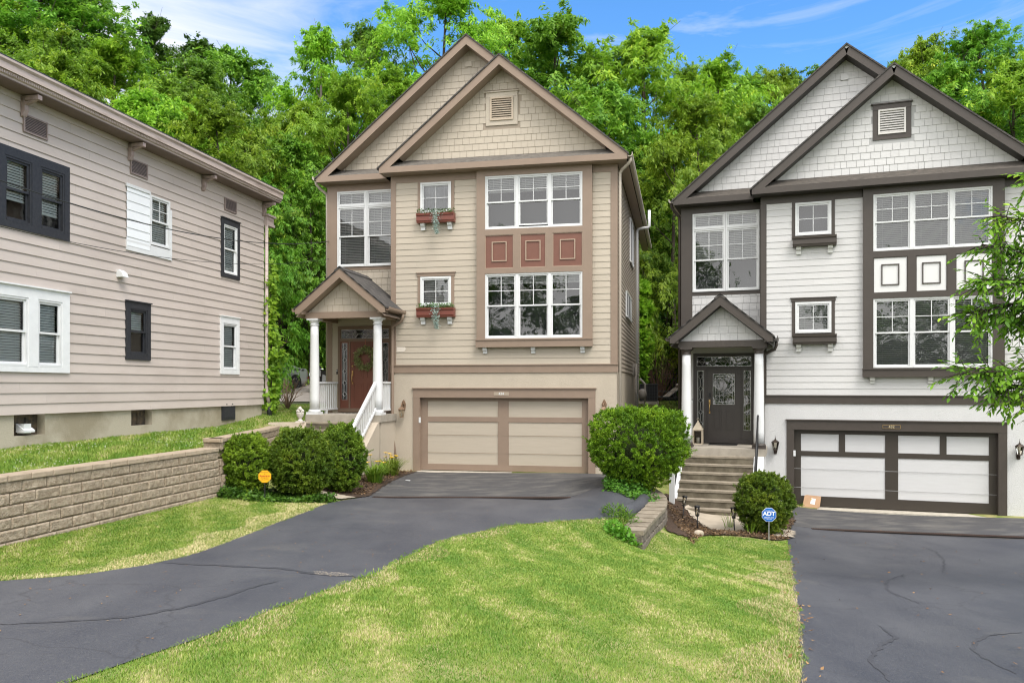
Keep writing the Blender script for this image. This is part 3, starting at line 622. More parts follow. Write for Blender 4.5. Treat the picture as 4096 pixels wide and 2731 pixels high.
    m = MB(); xs = -3.33; m.tube([(cxp+1.42,-.2,4.64),(cxp+1.42,-.2,4.52),(cxp+1.38,-.18,4.42),(xs+.03,-.1,4.28),(xs,-.075,4.2),(xs,-.075,4.0),(xs,-.075,1.5)]+([(xs+.01,-.075,1.0),(xs+.16,-.1,.0)] if tan else [(xs,-.075,.0)]), .045, 8); m.build('porch_downspout', tr, H)
    entry(H, P, -5.28, -3.66, 1.82, 4.28, .6, P['door'], 'six' if tan else 'glass')
    # railings
    if tan:
        wm = white_paint
        def balus(mb, p, q, n, z0, z1, r=.016):
            for k in range(n):
                t = (k+.5)/n; x = p[0]+(q[0]-p[0])*t; y = p[1]+(q[1]-p[1])*t; mb.box(x-r,x+r,y-r,y+r,z0(t) if callable(z0) else z0,z1(t) if callable(z1) else z1)
        m = MB(); m.box(-5.42,-5.34,-.9,.55,fz+.9,fz+.95); m.box(-5.41,-5.35,-.9,.55,fz+.1,fz+.15); balus(m,(-5.38,-.9),(-5.38,.55),11,fz+.15,fz+.9); m.box(-5.42,-5.34,-.25,-.19,fz,fz+.1); m.build('railing', wm, H)
        m = MB(); m.box(-3.44,-3.36,-.9,-.05,fz+.9,fz+.95); m.box(-3.43,-3.37,-.9,-.05,fz+.1,fz+.15); balus(m,(-3.40,-.9),(-3.40,-.05),7,fz+.15,fz+.9); m.build('railing', wm, H)
        m = MB(); ya, yb = -1.22, -3.15; za, zb = 2.62, 1.18
        m.prism([(ya,za),(ya,za-.09),(yb,zb-.09),(yb,zb)], 'x', -3.46, -3.37); m.prism([(ya,za-.74),(ya,za-.81),(yb,zb-.81),(yb,zb-.74)], 'x', -3.45, -3.38)
        sl = (zb-za)/(yb-ya)
        balus(m, (-3.415,ya-.05), (-3.415,yb+.1), 14, lambda t: za-.76+sl*((yb-ya)*t), lambda t: za-.07+sl*((yb-ya)*t)); m.box(-3.46,-3.37,yb-.08,yb,.1,zb+.02); m.build('stair_railing', wm, H)
        m = MB(); m.prism([(-5.47,-1.35),(-5.47,-1.72),(-6.28,-2.05),(-6.42,-1.70)][::-1], 'z', 1.15, 1.47); m.build('porch_curb', mat('cast_stone',(.55,.46,.36),.9,var=.2,scale=4,bump=.2), H)
    else:
        bm_ = black_metal; cap = mat('cedar_cap',(.30,.13,.05),.6,var=.4,scale=20)
        for x, nm in ((-5.43,'l'),(-3.42,'r')):
            py = -3.22 if nm == 'l' else -2.9
            q = MB(); q.box(x-.065,x+.065,py-.065,py+.065,-.1,1.22 if nm == 'l' else 1.12); post = q.build('newel_post', white_paint, H)
            q = MB(); zc = 1.22 if nm == 'l' else 1.12; q.box(x-.085,x+.085,py-.085,py+.085,zc,zc+.03); q.prism([(x-.06,zc+.03),(x+.06,zc+.03),(x,zc+.07)],'y',py-.06,py+.06); q.build('post_cap', cap if nm == 'l' else mat('copper_cap',(.75,.38,.16),.5), post)
            q = MB(); ya, za, yb, zb = -1.2, 2.58, py, 1.18
            q.tube([(x,ya,za),(x,yb,zb)], .026, 6); q.tube([(x,ya,za-.72),(x,yb,zb-.72)], .018, 6); q.tube([(x,ya,1.5),(x,ya,2.6)], .026, 6)
            for k in range(13): t = (k+.7)/14; y = ya+(yb-ya)*t; z = za+(zb-za)*t; q.tube([(x,y,z-.72),(x,y,z)], .009, 4)
            q.build('stair_railing', bm_, H)
    coach_lamp(H, -3.0, -.0, 1.72, 'ornate' if tan else 'hex', bronze if tan else mat('aged_bronze',(.05,.035,.025),.4,metal=.5,var=.5,scale=40), 0)
    coach_lamp(H, 2.95, -.0, 1.75, 'ornate' if tan else 'hex', bronze if tan else MATS['aged_bronze'], 0)
    return H
# palettes
sid_t = mat('tan_siding', (.445,.39,.312), .55, var=.05, scale=2, island=.05, bump=.15, bscale=14, stretch=(1,1,16)); trim_t = mat('brown_trim', (.255,.188,.140), .5, var=.08, scale=3, bump=.05)
sid_w = mat('pale_grey_siding', (.56,.555,.545), .55, var=.04, scale=2, island=.04, bump=.15, bscale=14, stretch=(1,1,16)); trim_w = mat('charcoal_trim', (.061,.050,.042), .45, var=.1, scale=3, bump=.05)
PT = dict(variant='tan', siding=sid_t, trim=trim_t, accent=mat('brick_red_panel',(.175,.075,.052),.5,var=.1,scale=3), mould=mat('tan_moulding',(.36,.27,.2),.5), stucco=mat('tan_stucco',(.465,.405,.322),.9,var=.1,scale=1.2,bump=.5,bscale=45),
 gap_shade=mat('gap_shade_tan',(.30,.25,.195),.9), shakes=mat('tan_shakes',(.445,.39,.312),.6,var=.05,scale=5,island=.035,bump=.2,bscale=20,stretch=(8,8,1)), roof=shingle_mat('dark_shingles',(.055,.052,.05),(.09,.082,.075)), pent=mat('weathered_shingles',(.16,.145,.125),.9,col2=(.07,.062,.055),scale=7,stretch=(1,2,6),bump=.6,bscale=50),  # backing colour darker than the shakes, shade put into the gaps
 side=mat('side_siding_tan',(.38,.325,.265),.6,var=.08,scale=2,island=.05), bracket=white_paint, box=mat('red_box',(.17,.05,.035),.4), vent_trim=sid_t, vent=mat('tan_vent',(.46,.38,.29),.6), gutter=mat('cream_gutter',(.5,.44,.37),.5), porch_gutter=trim_t,
 downspout=mat('cream_gutter',(.5,.44,.37),.5), garage_rail=trim_t, garage_panel=mat('tan_garage',(.445,.39,.312),.5,var=.06,scale=2,bump=.15,bscale=18,stretch=(1,1,10)), joint=(.25,.2,.14), plate=mat('plate_tan',(.35,.29,.22),.5), soffit=mat('soffit_brown',(.30,.23,.18),.6), door_frame=mat('door_frame_brown',(.17,.115,.08),.5), door=mat('oxblood_door',(.16,.056,.034),.4,var=.1,scale=4))
PW = dict(variant='pale', siding=sid_w, trim=trim_w, accent=mat('pale_panel',(.65,.65,.64),.5), mould=trim_w, stucco=mat('pale_stucco',(.58,.58,.575),.9,var=.06,scale=1.2,bump=.5,bscale=45),
 gap_shade=mat('gap_shade_grey',(.40,.40,.395),.9), shakes=mat('pale_shakes',(.565,.56,.55),.6,var=.04,scale=5,island=.03,bump=.2,bscale=20,stretch=(8,8,1)), roof=MATS['dark_shingles'], pent=mat('weathered_shingles_dark',(.11,.095,.08),.9,col2=(.045,.04,.035),scale=7,stretch=(1,2,6),bump=.6,bscale=50),
 side=sid_w, bracket=mat('pale_bracket',(.6,.6,.57),.5), box=trim_w, vent_trim=trim_w, vent=mat('pale_vent',(.62,.6,.57),.6), gutter=mat('bare_gutter',(.45,.4,.36),.5), porch_gutter=trim_w, downspout=trim_w,
 garage_rail=mat('dark_garage_rail',(.045,.037,.029),.45), garage_panel=mat('pale_garage',(.57,.57,.57),.5,var=.04,scale=2,bump=.15,bscale=18,stretch=(1,1,10)), joint=(.4,.4,.4), plate=mat('plate_dark',(.05,.04,.035),.5), soffit=mat('soffit_dark',(.05,.044,.04),.6), door_frame=mat('door_frame_dark',(.045,.038,.035),.4), door=mat('charcoal_door',(.055,.047,.043),.35))
HM = gable_house('gabled_house', 'tan two storey house with brown trim, red panels and a maroon front door', (-.283,23.18,0), -rad(11.9), PT)
HR = gable_house('gabled_house', 'pale grey two storey house with dark charcoal trim and white garage panels', (10.28,21.63,-.88), -rad(19.6), PW)
# things only the tan house's right side shows
m = MB(); m.tube([(3.43,8.2,-.2),(3.43,8.2,8.35),(3.47,8.15,8.47),(3.7,8.1,8.5),(3.86,8.05,8.5),(3.9,8.05,8.55),(3.9,8.05,9.15)], .055, 10); m.build('vent_pipe', white_paint, HM)
for y0, z0, w, h, k in ((3.5,4.75,2.6,.85,3),(5.6,6.85,1.8,1.55,2)):
    for j in range(k): window(HM, 3.335, y0+j*w/k, z0, w/k, h, white_paint, glass, kind='fixed', grille='none', rz=rad(90), interior=False, fr=.05)
    m = MB(); m.poly([(3.345,y0,z0),(3.345,y0+w,z0),(3.345,y0+w,z0+h),(3.345,y0,z0+h)]); m.build('side_window_back', MATS['interior'], HM)
m = MB(); m.box(3.32,3.5,7.3,7.6,2.9,3.35); m.tube([(3.45,7.1,1.0),(3.45,7.1,3.2),(3.45,7.3,3.3)], .04, 8); m.tube([(3.5,8.9,1.6),(3.7,8.9,1.6),(3.7,8.9,2.6),(3.5,8.9,2.8)], .05, 8); m.lathe([(.05,2.0),(.14,2.05),(.16,2.2),(.14,2.35),(.05,2.4)], 3.62, 8.6, 14); m.build('gas_meter', mat('meter_grey',(.36,.33,.29),.5,var=.3,scale=9), HM)
m = MB(); m.poly([(-3.22,-.0215,3.52),(-2.98,-.0215,3.52),(-2.93,-.0215,3.6),(-2.95,-.0215,3.66),(-3.22,-.0215,3.665)]); m.build('bare_patch', mat('bare_patch',(.66,.6,.52),.7), HM)
m = MB(); m.box(-3.56,-3.44,.44,.56,2.72,2.92); m.prism([(-3.58,2.92),(-3.42,2.92),(-3.42,2.97),(-3.58,2.94)],'y',.42,.56); m.build('letter_box', mat('amber_wood',(.5,.22,.03),.5), HM)

# ------------------------------------------------------------------ pink-beige house on the left (its long wall faces +x in local space)
def old_house():
    H = thing('clapboard_house', 'weathered pinkish beige clapboard house with black and white window frames', 'house', (-7.30,23.5,0), -rad(11.9))
    sd = mat('pink_siding', (.505,.442,.398), .55, col2=(.445,.385,.343), scale=1.1, thr=(.4,.7), island=.05, stretch=(1,.5,1.4), bump=.06, bscale=6)
    blk = mat('black_trim', (.018,.02,.026), .5, col2=(.035,.036,.04), scale=20); wht = mat('old_white', (.72,.73,.73), .5, var=.08, scale=6)
    fnd = mat('old_foundation', (.40,.36,.28), .9, col2=(.27,.235,.165), scale=.9, thr=(.42,.62), bump=.4, bscale=40)
    corn = mat('cornice_paint', (.47,.39,.35), .6, col2=(.27,.21,.18), scale=5, thr=(.5,.75), stretch=(1,.3,3))
    Pf = lambda u, w, d: (d, u, w)
    Y0, Y1 = -15.0, 0.0
    holes = [(-9.25,-7.8,5.45,6.75),(-5.15,-4.45,5.8,6.85),(-2.2,-1.4,5.5,6.9),(-9.4,-7.85,2.85,4.2),(-5.9,-5.28,3.15,4.25),(-2.2,-1.5,2.9,4.2)]
    m = MB(); lap(m, Pf, Y0, Y1, 1.96, 7.95, .2, holes, random.Random(3), .02, 4.2); m.build('siding', sd, H)
    m = MB(); lap(m, lambda u,w,d: (-u,d,w), 0, 8, 1.96, 7.95, .2, (), random.Random(4)); m.build('siding', sd, H)
    m = MB()
    bs = [(-8.95,-8.21,1.56,1.96),(-5.73,-5.01,1.6,1.96)]
    xs = sorted([Y0,Y1-.03]+[v for b in bs for v in b[:2]])
    for a, b in zip(xs[:-1], xs[1:]):
        hb = [h for h in bs if h[0] == a]
        if hb: m.box(-.28,-.04,a,b,.3,hb[0][2])
        else: m.box(-.28,-.04,a,b,.3,1.965)
    m.box(-8,-.28,-.3,-.03,.3,1.965); m.build('foundation_wall', fnd, H)
    for k, h in enumerate(bs):
        m = MB(); m.box(-.27,-.22,h[0],h[1],h[2],h[3]); m.box(-.22,-.2,h[0]+.12,h[0]+.16,h[2],h[3]); m.box(-.22,-.2,h[1]-.3,h[1]-.26,h[2],h[3]); m.box(-.22,-.2,h[0]+.16,h[1]-.3,h[3]-.06,h[3]); m.build('cellar_window', mat('rotten_black',(.03,.028,.025),.6,col2=(.14,.1,.06),scale=9), H)
    m = MB(); m.box(-.19,-.04,-8.72,-8.55,1.6,1.78); m.prism([(-.19,1.78),(.0,1.66),(.0,1.62),(-.19,1.62)],'y',-8.75,-8.5); m.build('dryer_vent', white_paint, H)
    m = MB(); m.box(-.04,-.005,-2.14,-1.51,1.58,2.0); m.box(-.005,.004,-2.08,-1.57,1.64,1.94); m.box(-.004,.02,-2.0,-1.94,1.94,2.02); m.box(-.004,.02,-1.72,-1.66,1.94,2.02); m.build('coal_door', blk, H)
    m = MB(); m.prism([(.0,4.86),(.0,5.03),(.06,5.02),(.15,4.95),(.18,4.86)],'y',-6.28,-6.1); m.build('vent_hood', white_paint, H)
    # eave: flat overhang, cornice mouldings and brackets
    m = MB(); c = [(0,7.9),(.43,7.9),(.43,7.93),(.46,7.94),(.46,8.0),(.5,8.03),(.5,8.12),(.54,8.16),(.54,8.2),(0,8.2)]; m.prism(c,'y',Y0,.22); m.build('cornice', corn, H); m = MB(); m.box(.0,.425,Y0,.2,7.885,7.899); m.build('soffit', mat('soffit_shade',(.20,.15,.135),.7,var=.2,scale=3), H)  # soffit gets a darker siding tone, eave shadow put into the colour
    m = MB(); m.box(-8,.52,Y0,.24,8.205,8.235); m.build('roof', mat('flat_roof',(.035,.037,.045),.8), H)
    m = MB(); m.box(.5,.515,Y0,.2,8.0,8.02)
    for k in range(290): y = Y0+.05*k; m.box(.462,.478,y,y+.025,7.945,7.985)
    m.build('dentil_moulding', corn, H)
    for y in (-11.8,-8.81,-5.87,-3.09,-.06):
        m = MB(); m.box(.02,.11,y-.05,y+.05,7.6,7.86); m.box(.02,.4,y-.05,y+.05,7.78,7.86); m.prism([(.11,7.7),(.34,7.78),(.26,7.78),(.11,7.76)],'y',y-.035,y+.035); m.prism([(.02,7.6),(.11,7.6),(.06,7.5),(.02,7.48)],'y',y-.05,y+.05); m.build('eave_bracket', mat('bracket_pink',(.40,.31,.285),.6,var=.3,scale=12), H)
    m = MB(); m.box(-.05,.1,.02,.42,7.3,7.5); m.box(-.08,.14,.0,.5,7.5,7.56); m.box(-.06,.12,0,.46,7.22,7.3); m.build('gutter_end', corn, H)
    for y in (-8.52,-5.56,-1.81):
        m = MB(); m.box(.018,.024,y-.28,y+.28,7.22,7.56, 1)
        for z0, z1, a, b in ((7.22,7.25,-.29,.29),(7.53,7.56,-.29,.29)): m.box(.018,.05,y+a,y+b,z0,z1)
        m.box(.018,.05,y-.29,y-.26,7.25,7.53); m.box(.018,.05,y+.26,y+.29,7.25,7.53)
        for k in range(9): z = 7.26+k*.03; m.poly([(.045,y-.26,z),(.045,y+.26,z),(.026,y+.26,z+.022),(.026,y-.26,z+.022)])
        m.build('wall_vent', [mat('vent_mauve',(.30,.235,.215),.6,var=.3,scale=14), MATS['interior']], H)
    def trimrect(y0,y1,z0,z1,t,m_,name,head=0,d=.05,sill=0):
        m = MB(); m.box(.01,d,y0,y0+t,z0,z1); m.box(.01,d,y1-t,y1,z0,z1); m.box(.01,d,y0+t,y1-t,z1-t-head,z1); m.box(.01,d+sill,y0+t,y1-t,z0,z0+t)
        if head: m.box(.01,d+.03,y0-.02,y1+.02,z1,z1+.025)
        return m.build(name, m_, H)
    W = lambda y, z, w, h, fm, **k: window(H, .01, y, z, w, h, fm, glass_old, rz=rad(90), fr=.04, depth=.6, tilt=.9, blind_m=mat('pale_shade',(.60,.63,.58),.6), **k)
    # upper black pair
    m = MB(); m.box(.01,.05,-9.35,-7.67,6.68,6.85); m.box(.01,.05,-9.35,-7.67,5.38,5.5); m.box(.01,.05,-7.80,-7.67,5.5,6.68); m.box(.01,.05,-8.62,-8.42,5.5,6.68); m.box(.01,.05,-9.38,-9.24,5.5,6.68); m.build('window_surround', blk, H)
    W(-9.24,5.5,.62,1.18,blk,blind=(.35,1),grille='none'); W(-8.42,5.5,.62,1.18,blk,blind=(.25,1),grille='none')
    # white patch with the half filled window
    m = MB(); lap(m, lambda u,w,d:(.03+d,u,w), -5.98,-5.2,5.6,6.9,.2); m.build('patch_siding', mat('patch_white',(.74,.76,.77),.5), H)
    m = MB(); m.box(.01,.045,-5.2,-5.16,5.7,6.95); m.box(.01,.045,-4.44,-4.38,5.6,6.7); m.box(.01,.04,-5.98,-4.38,5.5,5.74); m.box(.02,.06,-6.0,-5.2,6.9,6.97); m.build('patch_trim', white_paint, H)
    W(-5.16,5.76,.72,1.14,white_paint,blind=(0,1),grille='top',inter=mat('grey_green',(.2,.24,.22),.9))
    def single(y0,y1,z0,z1,fm,tm,head,nm):
        trimrect(y0,y1,z0,z1,.12,tm,nm,head); W(y0+.11,z0+.11,y1-y0-.22,z1-z0-.22-head,fm,blind=(0,1) if fm is not blk else (.5,1),grille='none')
    single(-2.26,-1.36,5.42,6.99,wht,blk,.03,'window_surround'); single(-6.0,-5.17,3.08,4.37,blk,blk,.03,'window_surround'); single(-2.3,-1.38,2.82,4.36,white_paint,wht,.05,'window_surround')
    m = MB(); m.box(.01,.05,-9.55,-7.67,4.14,4.34); m.box(.01,.05,-9.55,-7.67,2.75,2.86); m.box(.01,.05,-7.86,-7.67,2.86,4.14); m.box(.01,.055,-8.70,-8.48,2.86,4.14); m.box(.01,.05,-9.7,-9.5,2.86,4.14); m.box(.01,.09,-9.6,-7.66,4.34,4.37); m.build('window_surround', wht, H)
    W(-9.5,2.86,.80,1.28,white_paint,blind=(0,1),grille='none'); W(-8.48,2.86,.62,1.28,white_paint,blind=(0,1),grille='none')
    m = MB(); m.tube([(.07,.05,7.3),(.07,.05,2.3),(.12,.1,2.0)], .05, 8, 1); m.tube([(.12,.1,2.0),(.13,.12,1.55)], .07, 8); m.build('downspout', [blk, corn], H)
    return H
HL = old_house()

# ------------------------------------------------------------------ ground
grass_ground = mat('lawn_soil', (.14,.19,.03), .95, col2=(.33,.29,.13), scale=2.2, thr=(.4,.66), bump=.6, bscale=60, detail=8)
mulch_m = mat('mulch', (.035,.024,.018), .95, col2=(.11,.06,.03), scale=26, thr=(.42,.7), bump=1.0, bscale=80)
def asphalt_mat():
    m = mat('sealed_asphalt', (.042,.045,.056), .55, col2=(.082,.084,.092), scale=.9, thr=(.35,.7), stretch=(1,.45,1), bump=.35, bscale=160, spec=.35, detail=8); n = m.node_tree; K = n.links.new; b = n.nodes['Principled BSDF']
    src = b.inputs['Base Color'].links[0].from_socket; tc = n.nodes.new('ShaderNodeTexCoord')
    def layer(src, kind, scale, lo, hi, col, amt=1.0, st=(1,1,1), dist=0.0):
        mp_ = n.nodes.new('ShaderNodeMapping'); mp_.inputs['Scale'].default_value = st; K(tc.outputs['Object'], mp_.inputs[0])
        r = n.nodes.new('ShaderNodeMapRange'); r.inputs[1].default_value = lo; r.inputs[2].default_value = hi; r.inputs[4].default_value = amt
        if kind == 'noise':
            t = n.nodes.new('ShaderNodeTexNoise'); t.inputs['Scale'].default_value = scale; t.inputs['Detail'].default_value = 8; t.inputs['Roughness'].default_value = .65; K(mp_.outputs[0], t.inputs['Vector']); K(t.outputs[0], r.inputs[0])
        else:
            w_ = n.nodes.new('ShaderNodeTexNoise'); w_.inputs['Scale'].default_value = 1.6; w_.inputs['Detail'].default_value = 4; K(mp_.outputs[0], w_.inputs['Vector'])
            ad_ = n.nodes.new('ShaderNodeMix'); ad_.data_type = 'RGBA'; ad_.inputs[0].default_value = .35; K(mp_.outputs[0], ad_.inputs[6]); K(w_.outputs[1], ad_.inputs[7])
            t = n.nodes.new('ShaderNodeTexVoronoi'); t.feature = 'DISTANCE_TO_EDGE'; t.inputs['Scale'].default_value = scale; K(ad_.outputs[2], t.inputs['Vector']); K(t.outputs['Distance'], r.inputs[0])
        x = n.nodes.new('ShaderNodeMix'); x.data_type = 'RGBA'; K(r.outputs[0], x.inputs[0]); K(src, x.inputs[6]); x.inputs[7].default_value = (*col, 1); return x.outputs[2]
    src = layer(src, 'noise', .55, .58, .80, (.15,.142,.125), .6, (1,1.6,1))
    src = layer(src, 'noise', 38, .5, .75, (.12,.118,.115), .5)
    src = layer(src, 'noise', 62, .6, .68, (.20,.195,.185), .45)
    src = layer(src, 'noise', 30, .58, .72, (.03,.03,.034), .5)
    src = layer(src, 'noise', 90, .68, .74, (.22,.21,.19), .55)
    src = layer(src, 'noise', 5, .62, .8, (.034,.034,.038), .6, (.35,1.2,1))
    src = layer(src, 'crack', .42, .005, .0, (.036,.036,.04), .55)
    src = layer(src, 'crack', 1.1, .0035, .0, (.04,.04,.043), .4)
    K(src, b.inputs['Base Color']); return m
asph = asphalt_mat(); asph_old = mat('worn_asphalt', (.060,.059,.061), .85, col2=(.125,.118,.108), scale=1.3, thr=(.46,.72), stretch=(1,2.2,1), bump=.4, bscale=120, detail=9)

MR_ = [(3.3,22.4),(3.2,20.5),(3.0,19.0),(2.9,17.6),(2.27,15.83),(1.76,15.11),(.98,14.59),(-.12,13.92),(-.68,13.0),(-1.16,12.1),(-1.43,10.71),(-1.56,9.71),(-1.9,8.59),(-2.22,7.61),(-2.48,6.55),(-2.73,5.93),(-2.94,5.34),(-3.3,4.3),(-3.9,2.5),(-4.6,0)]
ML_ = [(-2.72,23.4),(-3.08,21.83),(-3.29,19.77),(-3.34,18.72),(-3.57,17.44),(-3.78,16.3),(-3.85,14.66),(-3.98,13.29),(-4.06,12.1),(-4.18,10.59),(-4.45,9.68),(-4.9,9.04),(-5.54,8.65),(-6.6,8.2),(-8.0,7.6),(-10,6.8),(-13,5)]
RL_ = [(7.75,22.15),(7.01,19.94),(6.12,17.79),(5.05,14.53),(3.78,10.75),(2.97,8.34),(2.47,6.86),(2.09,5.79),(1.3,3.5),(.2,0)]
RR_ = [(13.2,20.2),(12.6,18.2),(11.7,15.6),(10.6,12.5),(9.6,9.4),(8.6,6.2),(7.6,3.0),(6.6,0)]
def in_drive(X, Y):
    a = poly_in(X, Y, [(p[0]-.12,p[1]) for p in MR_]+[(p[0]+.12,p[1]) for p in ML_[::-1]]) | poly_in(X, Y, [(p[0]+.12,p[1]) for p in RL_]+RR_[::-1]); return a
g = grid_sheet('lawn', -12, 14, -4, 25.4, .14, grass_ground); tag(g, 'lawn of patchy green and straw coloured grass in front of the houses', kind='structure')
strip_sheet('driveway', ML_, MR_, 150, 40, asph)[0]; tag(bpy.data.objects['driveway'], 'dark asphalt driveway curving from the tan house to the lower left', kind='structure')
o, _, _ = strip_sheet('driveway', RL_, RR_, 140, 36, asph); tag(o, 'dark asphalt driveway in front of the pale grey house', kind='structure')
# aprons of older asphalt between drain and garage
def apron(pl, pr_, m, n, lab):
    o, _, _ = strip_sheet('apron', pl, pr_, 30, 26, m, off=.016); tag(o, lab, kind='structure'); return o
apron([(-2.82,23.42),(-3.05,21.83),(-3.24,19.77),(-3.27,18.66)], [(3.2,22.3),(3.1,20.6),(2.6,19.2),(1.5,18.45)], asph_old, 0, 'worn grey asphalt apron before the tan garage')
apron([(7.8,22.1),(7.4,20.9),(7.0,19.9),(6.75,19.35)], [(13.1,20.2),(12.7,19.1),(12.3,18.1),(12.1,17.6)], asph_old, 0, 'worn grey asphalt apron before the pale grey garage')
g = grid_sheet('hillside', -90, 90, 25.0, 130, 1.0, mat('forest_floor', (.03,.045,.012), .95, col2=(.06,.05,.03), scale=.6, bump=.5, bscale=4), fz=lambda X,Y: np.where((Y < 25.6) & (X > 3.2), TA(X, np.minimum(Y,24.9)), TB(X,Y))); tag(g, kind='structure')
g = grid_sheet('ground', -160, 160, -120, 26, 4.0, mat('far_grass', (.07,.10,.02), .95, var=.3, scale=.3), fz=lambda X,Y: np.where(Y > -5, -2.2, np.where(Y > -9, -1.2, .55))); tag(g, kind='structure')
# gravelly parking pad behind the left house
pad = mat('old_pad', (.27,.24,.215), .95, col2=(.18,.16,.145), scale=1.2, bump=.5, bscale=60, detail=8)
o, _, _ = strip_sheet('parking_pad', [(-15,32.6),(-15,44)], [(-5.2,32.2),(-4.5,44)], 40, 30, pad, off=.03, fz=TB); tag(o, 'worn gravelly parking pad behind the pink house', kind='structure')
# mulch beds, walkway, slab
def bed(name, pts, m, off, lab):
    P = np.array(pts); x0,y0 = P.min(0); x1,y1 = P.max(0)
    o = grid_sheet(name, x0-.1,x1+.1,y0-.1,y1+.1,.05,m,off,cut=lambda X,Y: ~poly_in(X+.03*np.sin(Y*40), Y+.03*np.sin(X*37), pts)); tag(o, lab, kind='structure')
    return o
bed('mulch_bed', [(3.15,16.45),(3.75,16.55),(4.1,17.1),(4.9,17.15),(5.6,17.0),(6.0,17.35),(6.6,19.0),(7.05,19.95),(7.6,22.0),(6.2,22),(6.2,20.3),(4.0,20.9),(3.5,19.4),(3.45,18.0),(3.3,17.1)], mulch_m, .03, 'brown mulch bed at the foot of the concrete steps')
bed('mulch_bed', [(-2.76,23.4),(-3.0,21.7),(-3.22,19.7),(-3.3,18.6),(-3.5,17.9),(-4.4,18.1),(-4.6,20.5),(-4.0,23.2)], mulch_m, .03, 'dark mulch bed beside the tan garage apron')
bed('mulch_bed', [(2.95,17.4),(3.35,17.7),(3.5,20.5),(3.75,23.0),(3.2,22.3),(2.75,20.5),(2.2,18.6)], mulch_m, .02, 'narrow mulch bed under the large yew')
bed('walkway', [(4.35,20.55),(4.6,19.5),(4.75,18.6),(5.3,18.15),(5.75,18.7),(6.05,19.6),(6.1,20.1)], mat('walk_concrete',(.43,.37,.29),.9,var=.25,scale=2.5,bump=.25,bscale=60), .05, 'concrete path at the foot of the steps')
bed('walkway', [(5.75,17.55),(6.15,17.5),(6.55,18.5),(6.1,18.9)], MATS['walk_concrete'], .05, 'concrete slab end beside the right driveway')
bed('walkway', [(-4.55,17.5),(-3.66,17.2),(-3.5,17.9),(-4.5,18.3)], MATS['walk_concrete'], .04, 'concrete slab between boxwood and driveway')

def seam(label, pts, w, seed, mt_):
    r = np.random.default_rng(seed); f, Ln = path_pts(pts); n = max(6, int(Ln/.08)); V = []; 
    for k in range(n+1):
        t = Ln*k/n; p = f(t); d = f(min(t+.1,Ln))-f(max(t-.1,0)); d = d/np.hypot(*d); nn = np.array([-d[1],d[0]]); ww = w*(.6+.8*r.random())*min(1,.25+4*min(k,n-k)/n); o = nn*r.normal(0,.014)
        for sgn in (1,-1): q = p+o+nn*ww*sgn; V.append((q[0],q[1],float(TA(q[0],q[1]))+.0155))
    F = [(2*k,2*k+1,2*k+3,2*k+2) for k in range(n)]; tag(np_mesh('tar_seam', V, F, mt_), label, kind='structure')
def path_pts(P):
    P = np.array(P, float); s = np.r_[0, np.cumsum(np.hypot(*np.diff(P, axis=0).T))]
    return (lambda t: np.array([np.interp(t, s, P[:,0]), np.interp(t, s, P[:,1])])), s[-1]
tar = mat('tar_seal', (.050,.052,.061), .5, var=.3, scale=9, bump=.3, bscale=80); tar2 = mat('tar_faded', (.058,.059,.067), .6, var=.35, scale=5, bump=.3, bscale=80)
for i, (P_, w) in enumerate([([(-4.39,9.89),(-3.75,9.77),(-3.25,9.7),(-2.75,9.61),(-2.31,9.32),(-1.89,9.23),(-1.53,9.2)],.035),([(-4.36,6.81),(-3.97,6.91),(-3.62,7.03),(-3.32,7.2),(-3.07,7.56),(-2.88,8.06),(-2.76,8.51),(-2.58,8.84)],.03),
  ([(8.58,16.7),(8.41,15.86),(7.82,14.46),(7.04,13.07)],.016),([(6.4,13.01),(5.76,12.26),(5.25,11.23),(5.14,10.56),(5.09,10.01)],.018),([(3.76,8.18),(3.6,7.52),(3.17,6.97),(2.94,6.55),(2.79,5.93)],.02),([(5.29,8.27),(4.84,8.06),(4.44,7.67),(4.14,7.16),(4.03,6.42)],.02)]):
    seam('dark tar seam wandering across the asphalt driveway', P_, w, i, tar if i < 2 else tar2)
# trench drains
def drain(p, q, label):
    p, q = Vector(p), Vector(q); d = (q-p); Ln = d.length; t = thing('trench_drain', label, 'drain', p, math.atan2(d.y, d.x), 'trench drains across the driveways')
    m = MB(); sl = d.z/Ln
    m.box(0,Ln,-.06,-.05,-.02,.002); m.box(0,Ln,.05,.06,-.02,.002); m.box(0,Ln,-.055,.055,-.06,-.012,1); m.build('drain_channel', [mat('rust_frame',(.06,.04,.032),.8,var=.4,scale=8), mat('drain_dark',(.01,.009,.008),.9)], t)
    m = MB(); n = int(Ln/.05)
    for k in range(n): x = .02+k*.05; m.box(x,x+.022,-.055,.055,-.012,.002)
    m.build('grate', mat('rust',(.085,.045,.03),.8,col2=(.04,.028,.024),scale=6), t)
    t.rotation_euler = (0, -math.asin(sl), t.rotation_euler.z); return t
drain((-3.22,18.46,float(TA(-3.22,18.46))+.021),(1.35,18.38,float(TA(1.35,18.38))+.021),'rusty trench drain across the driveway of the tan house')
drain((7.15,19.1,float(TA(7.15,19.1))+.021),(12.2,17.85,float(TA(12.2,17.85))+.021),'rusty trench drain across the driveway of the pale grey house')

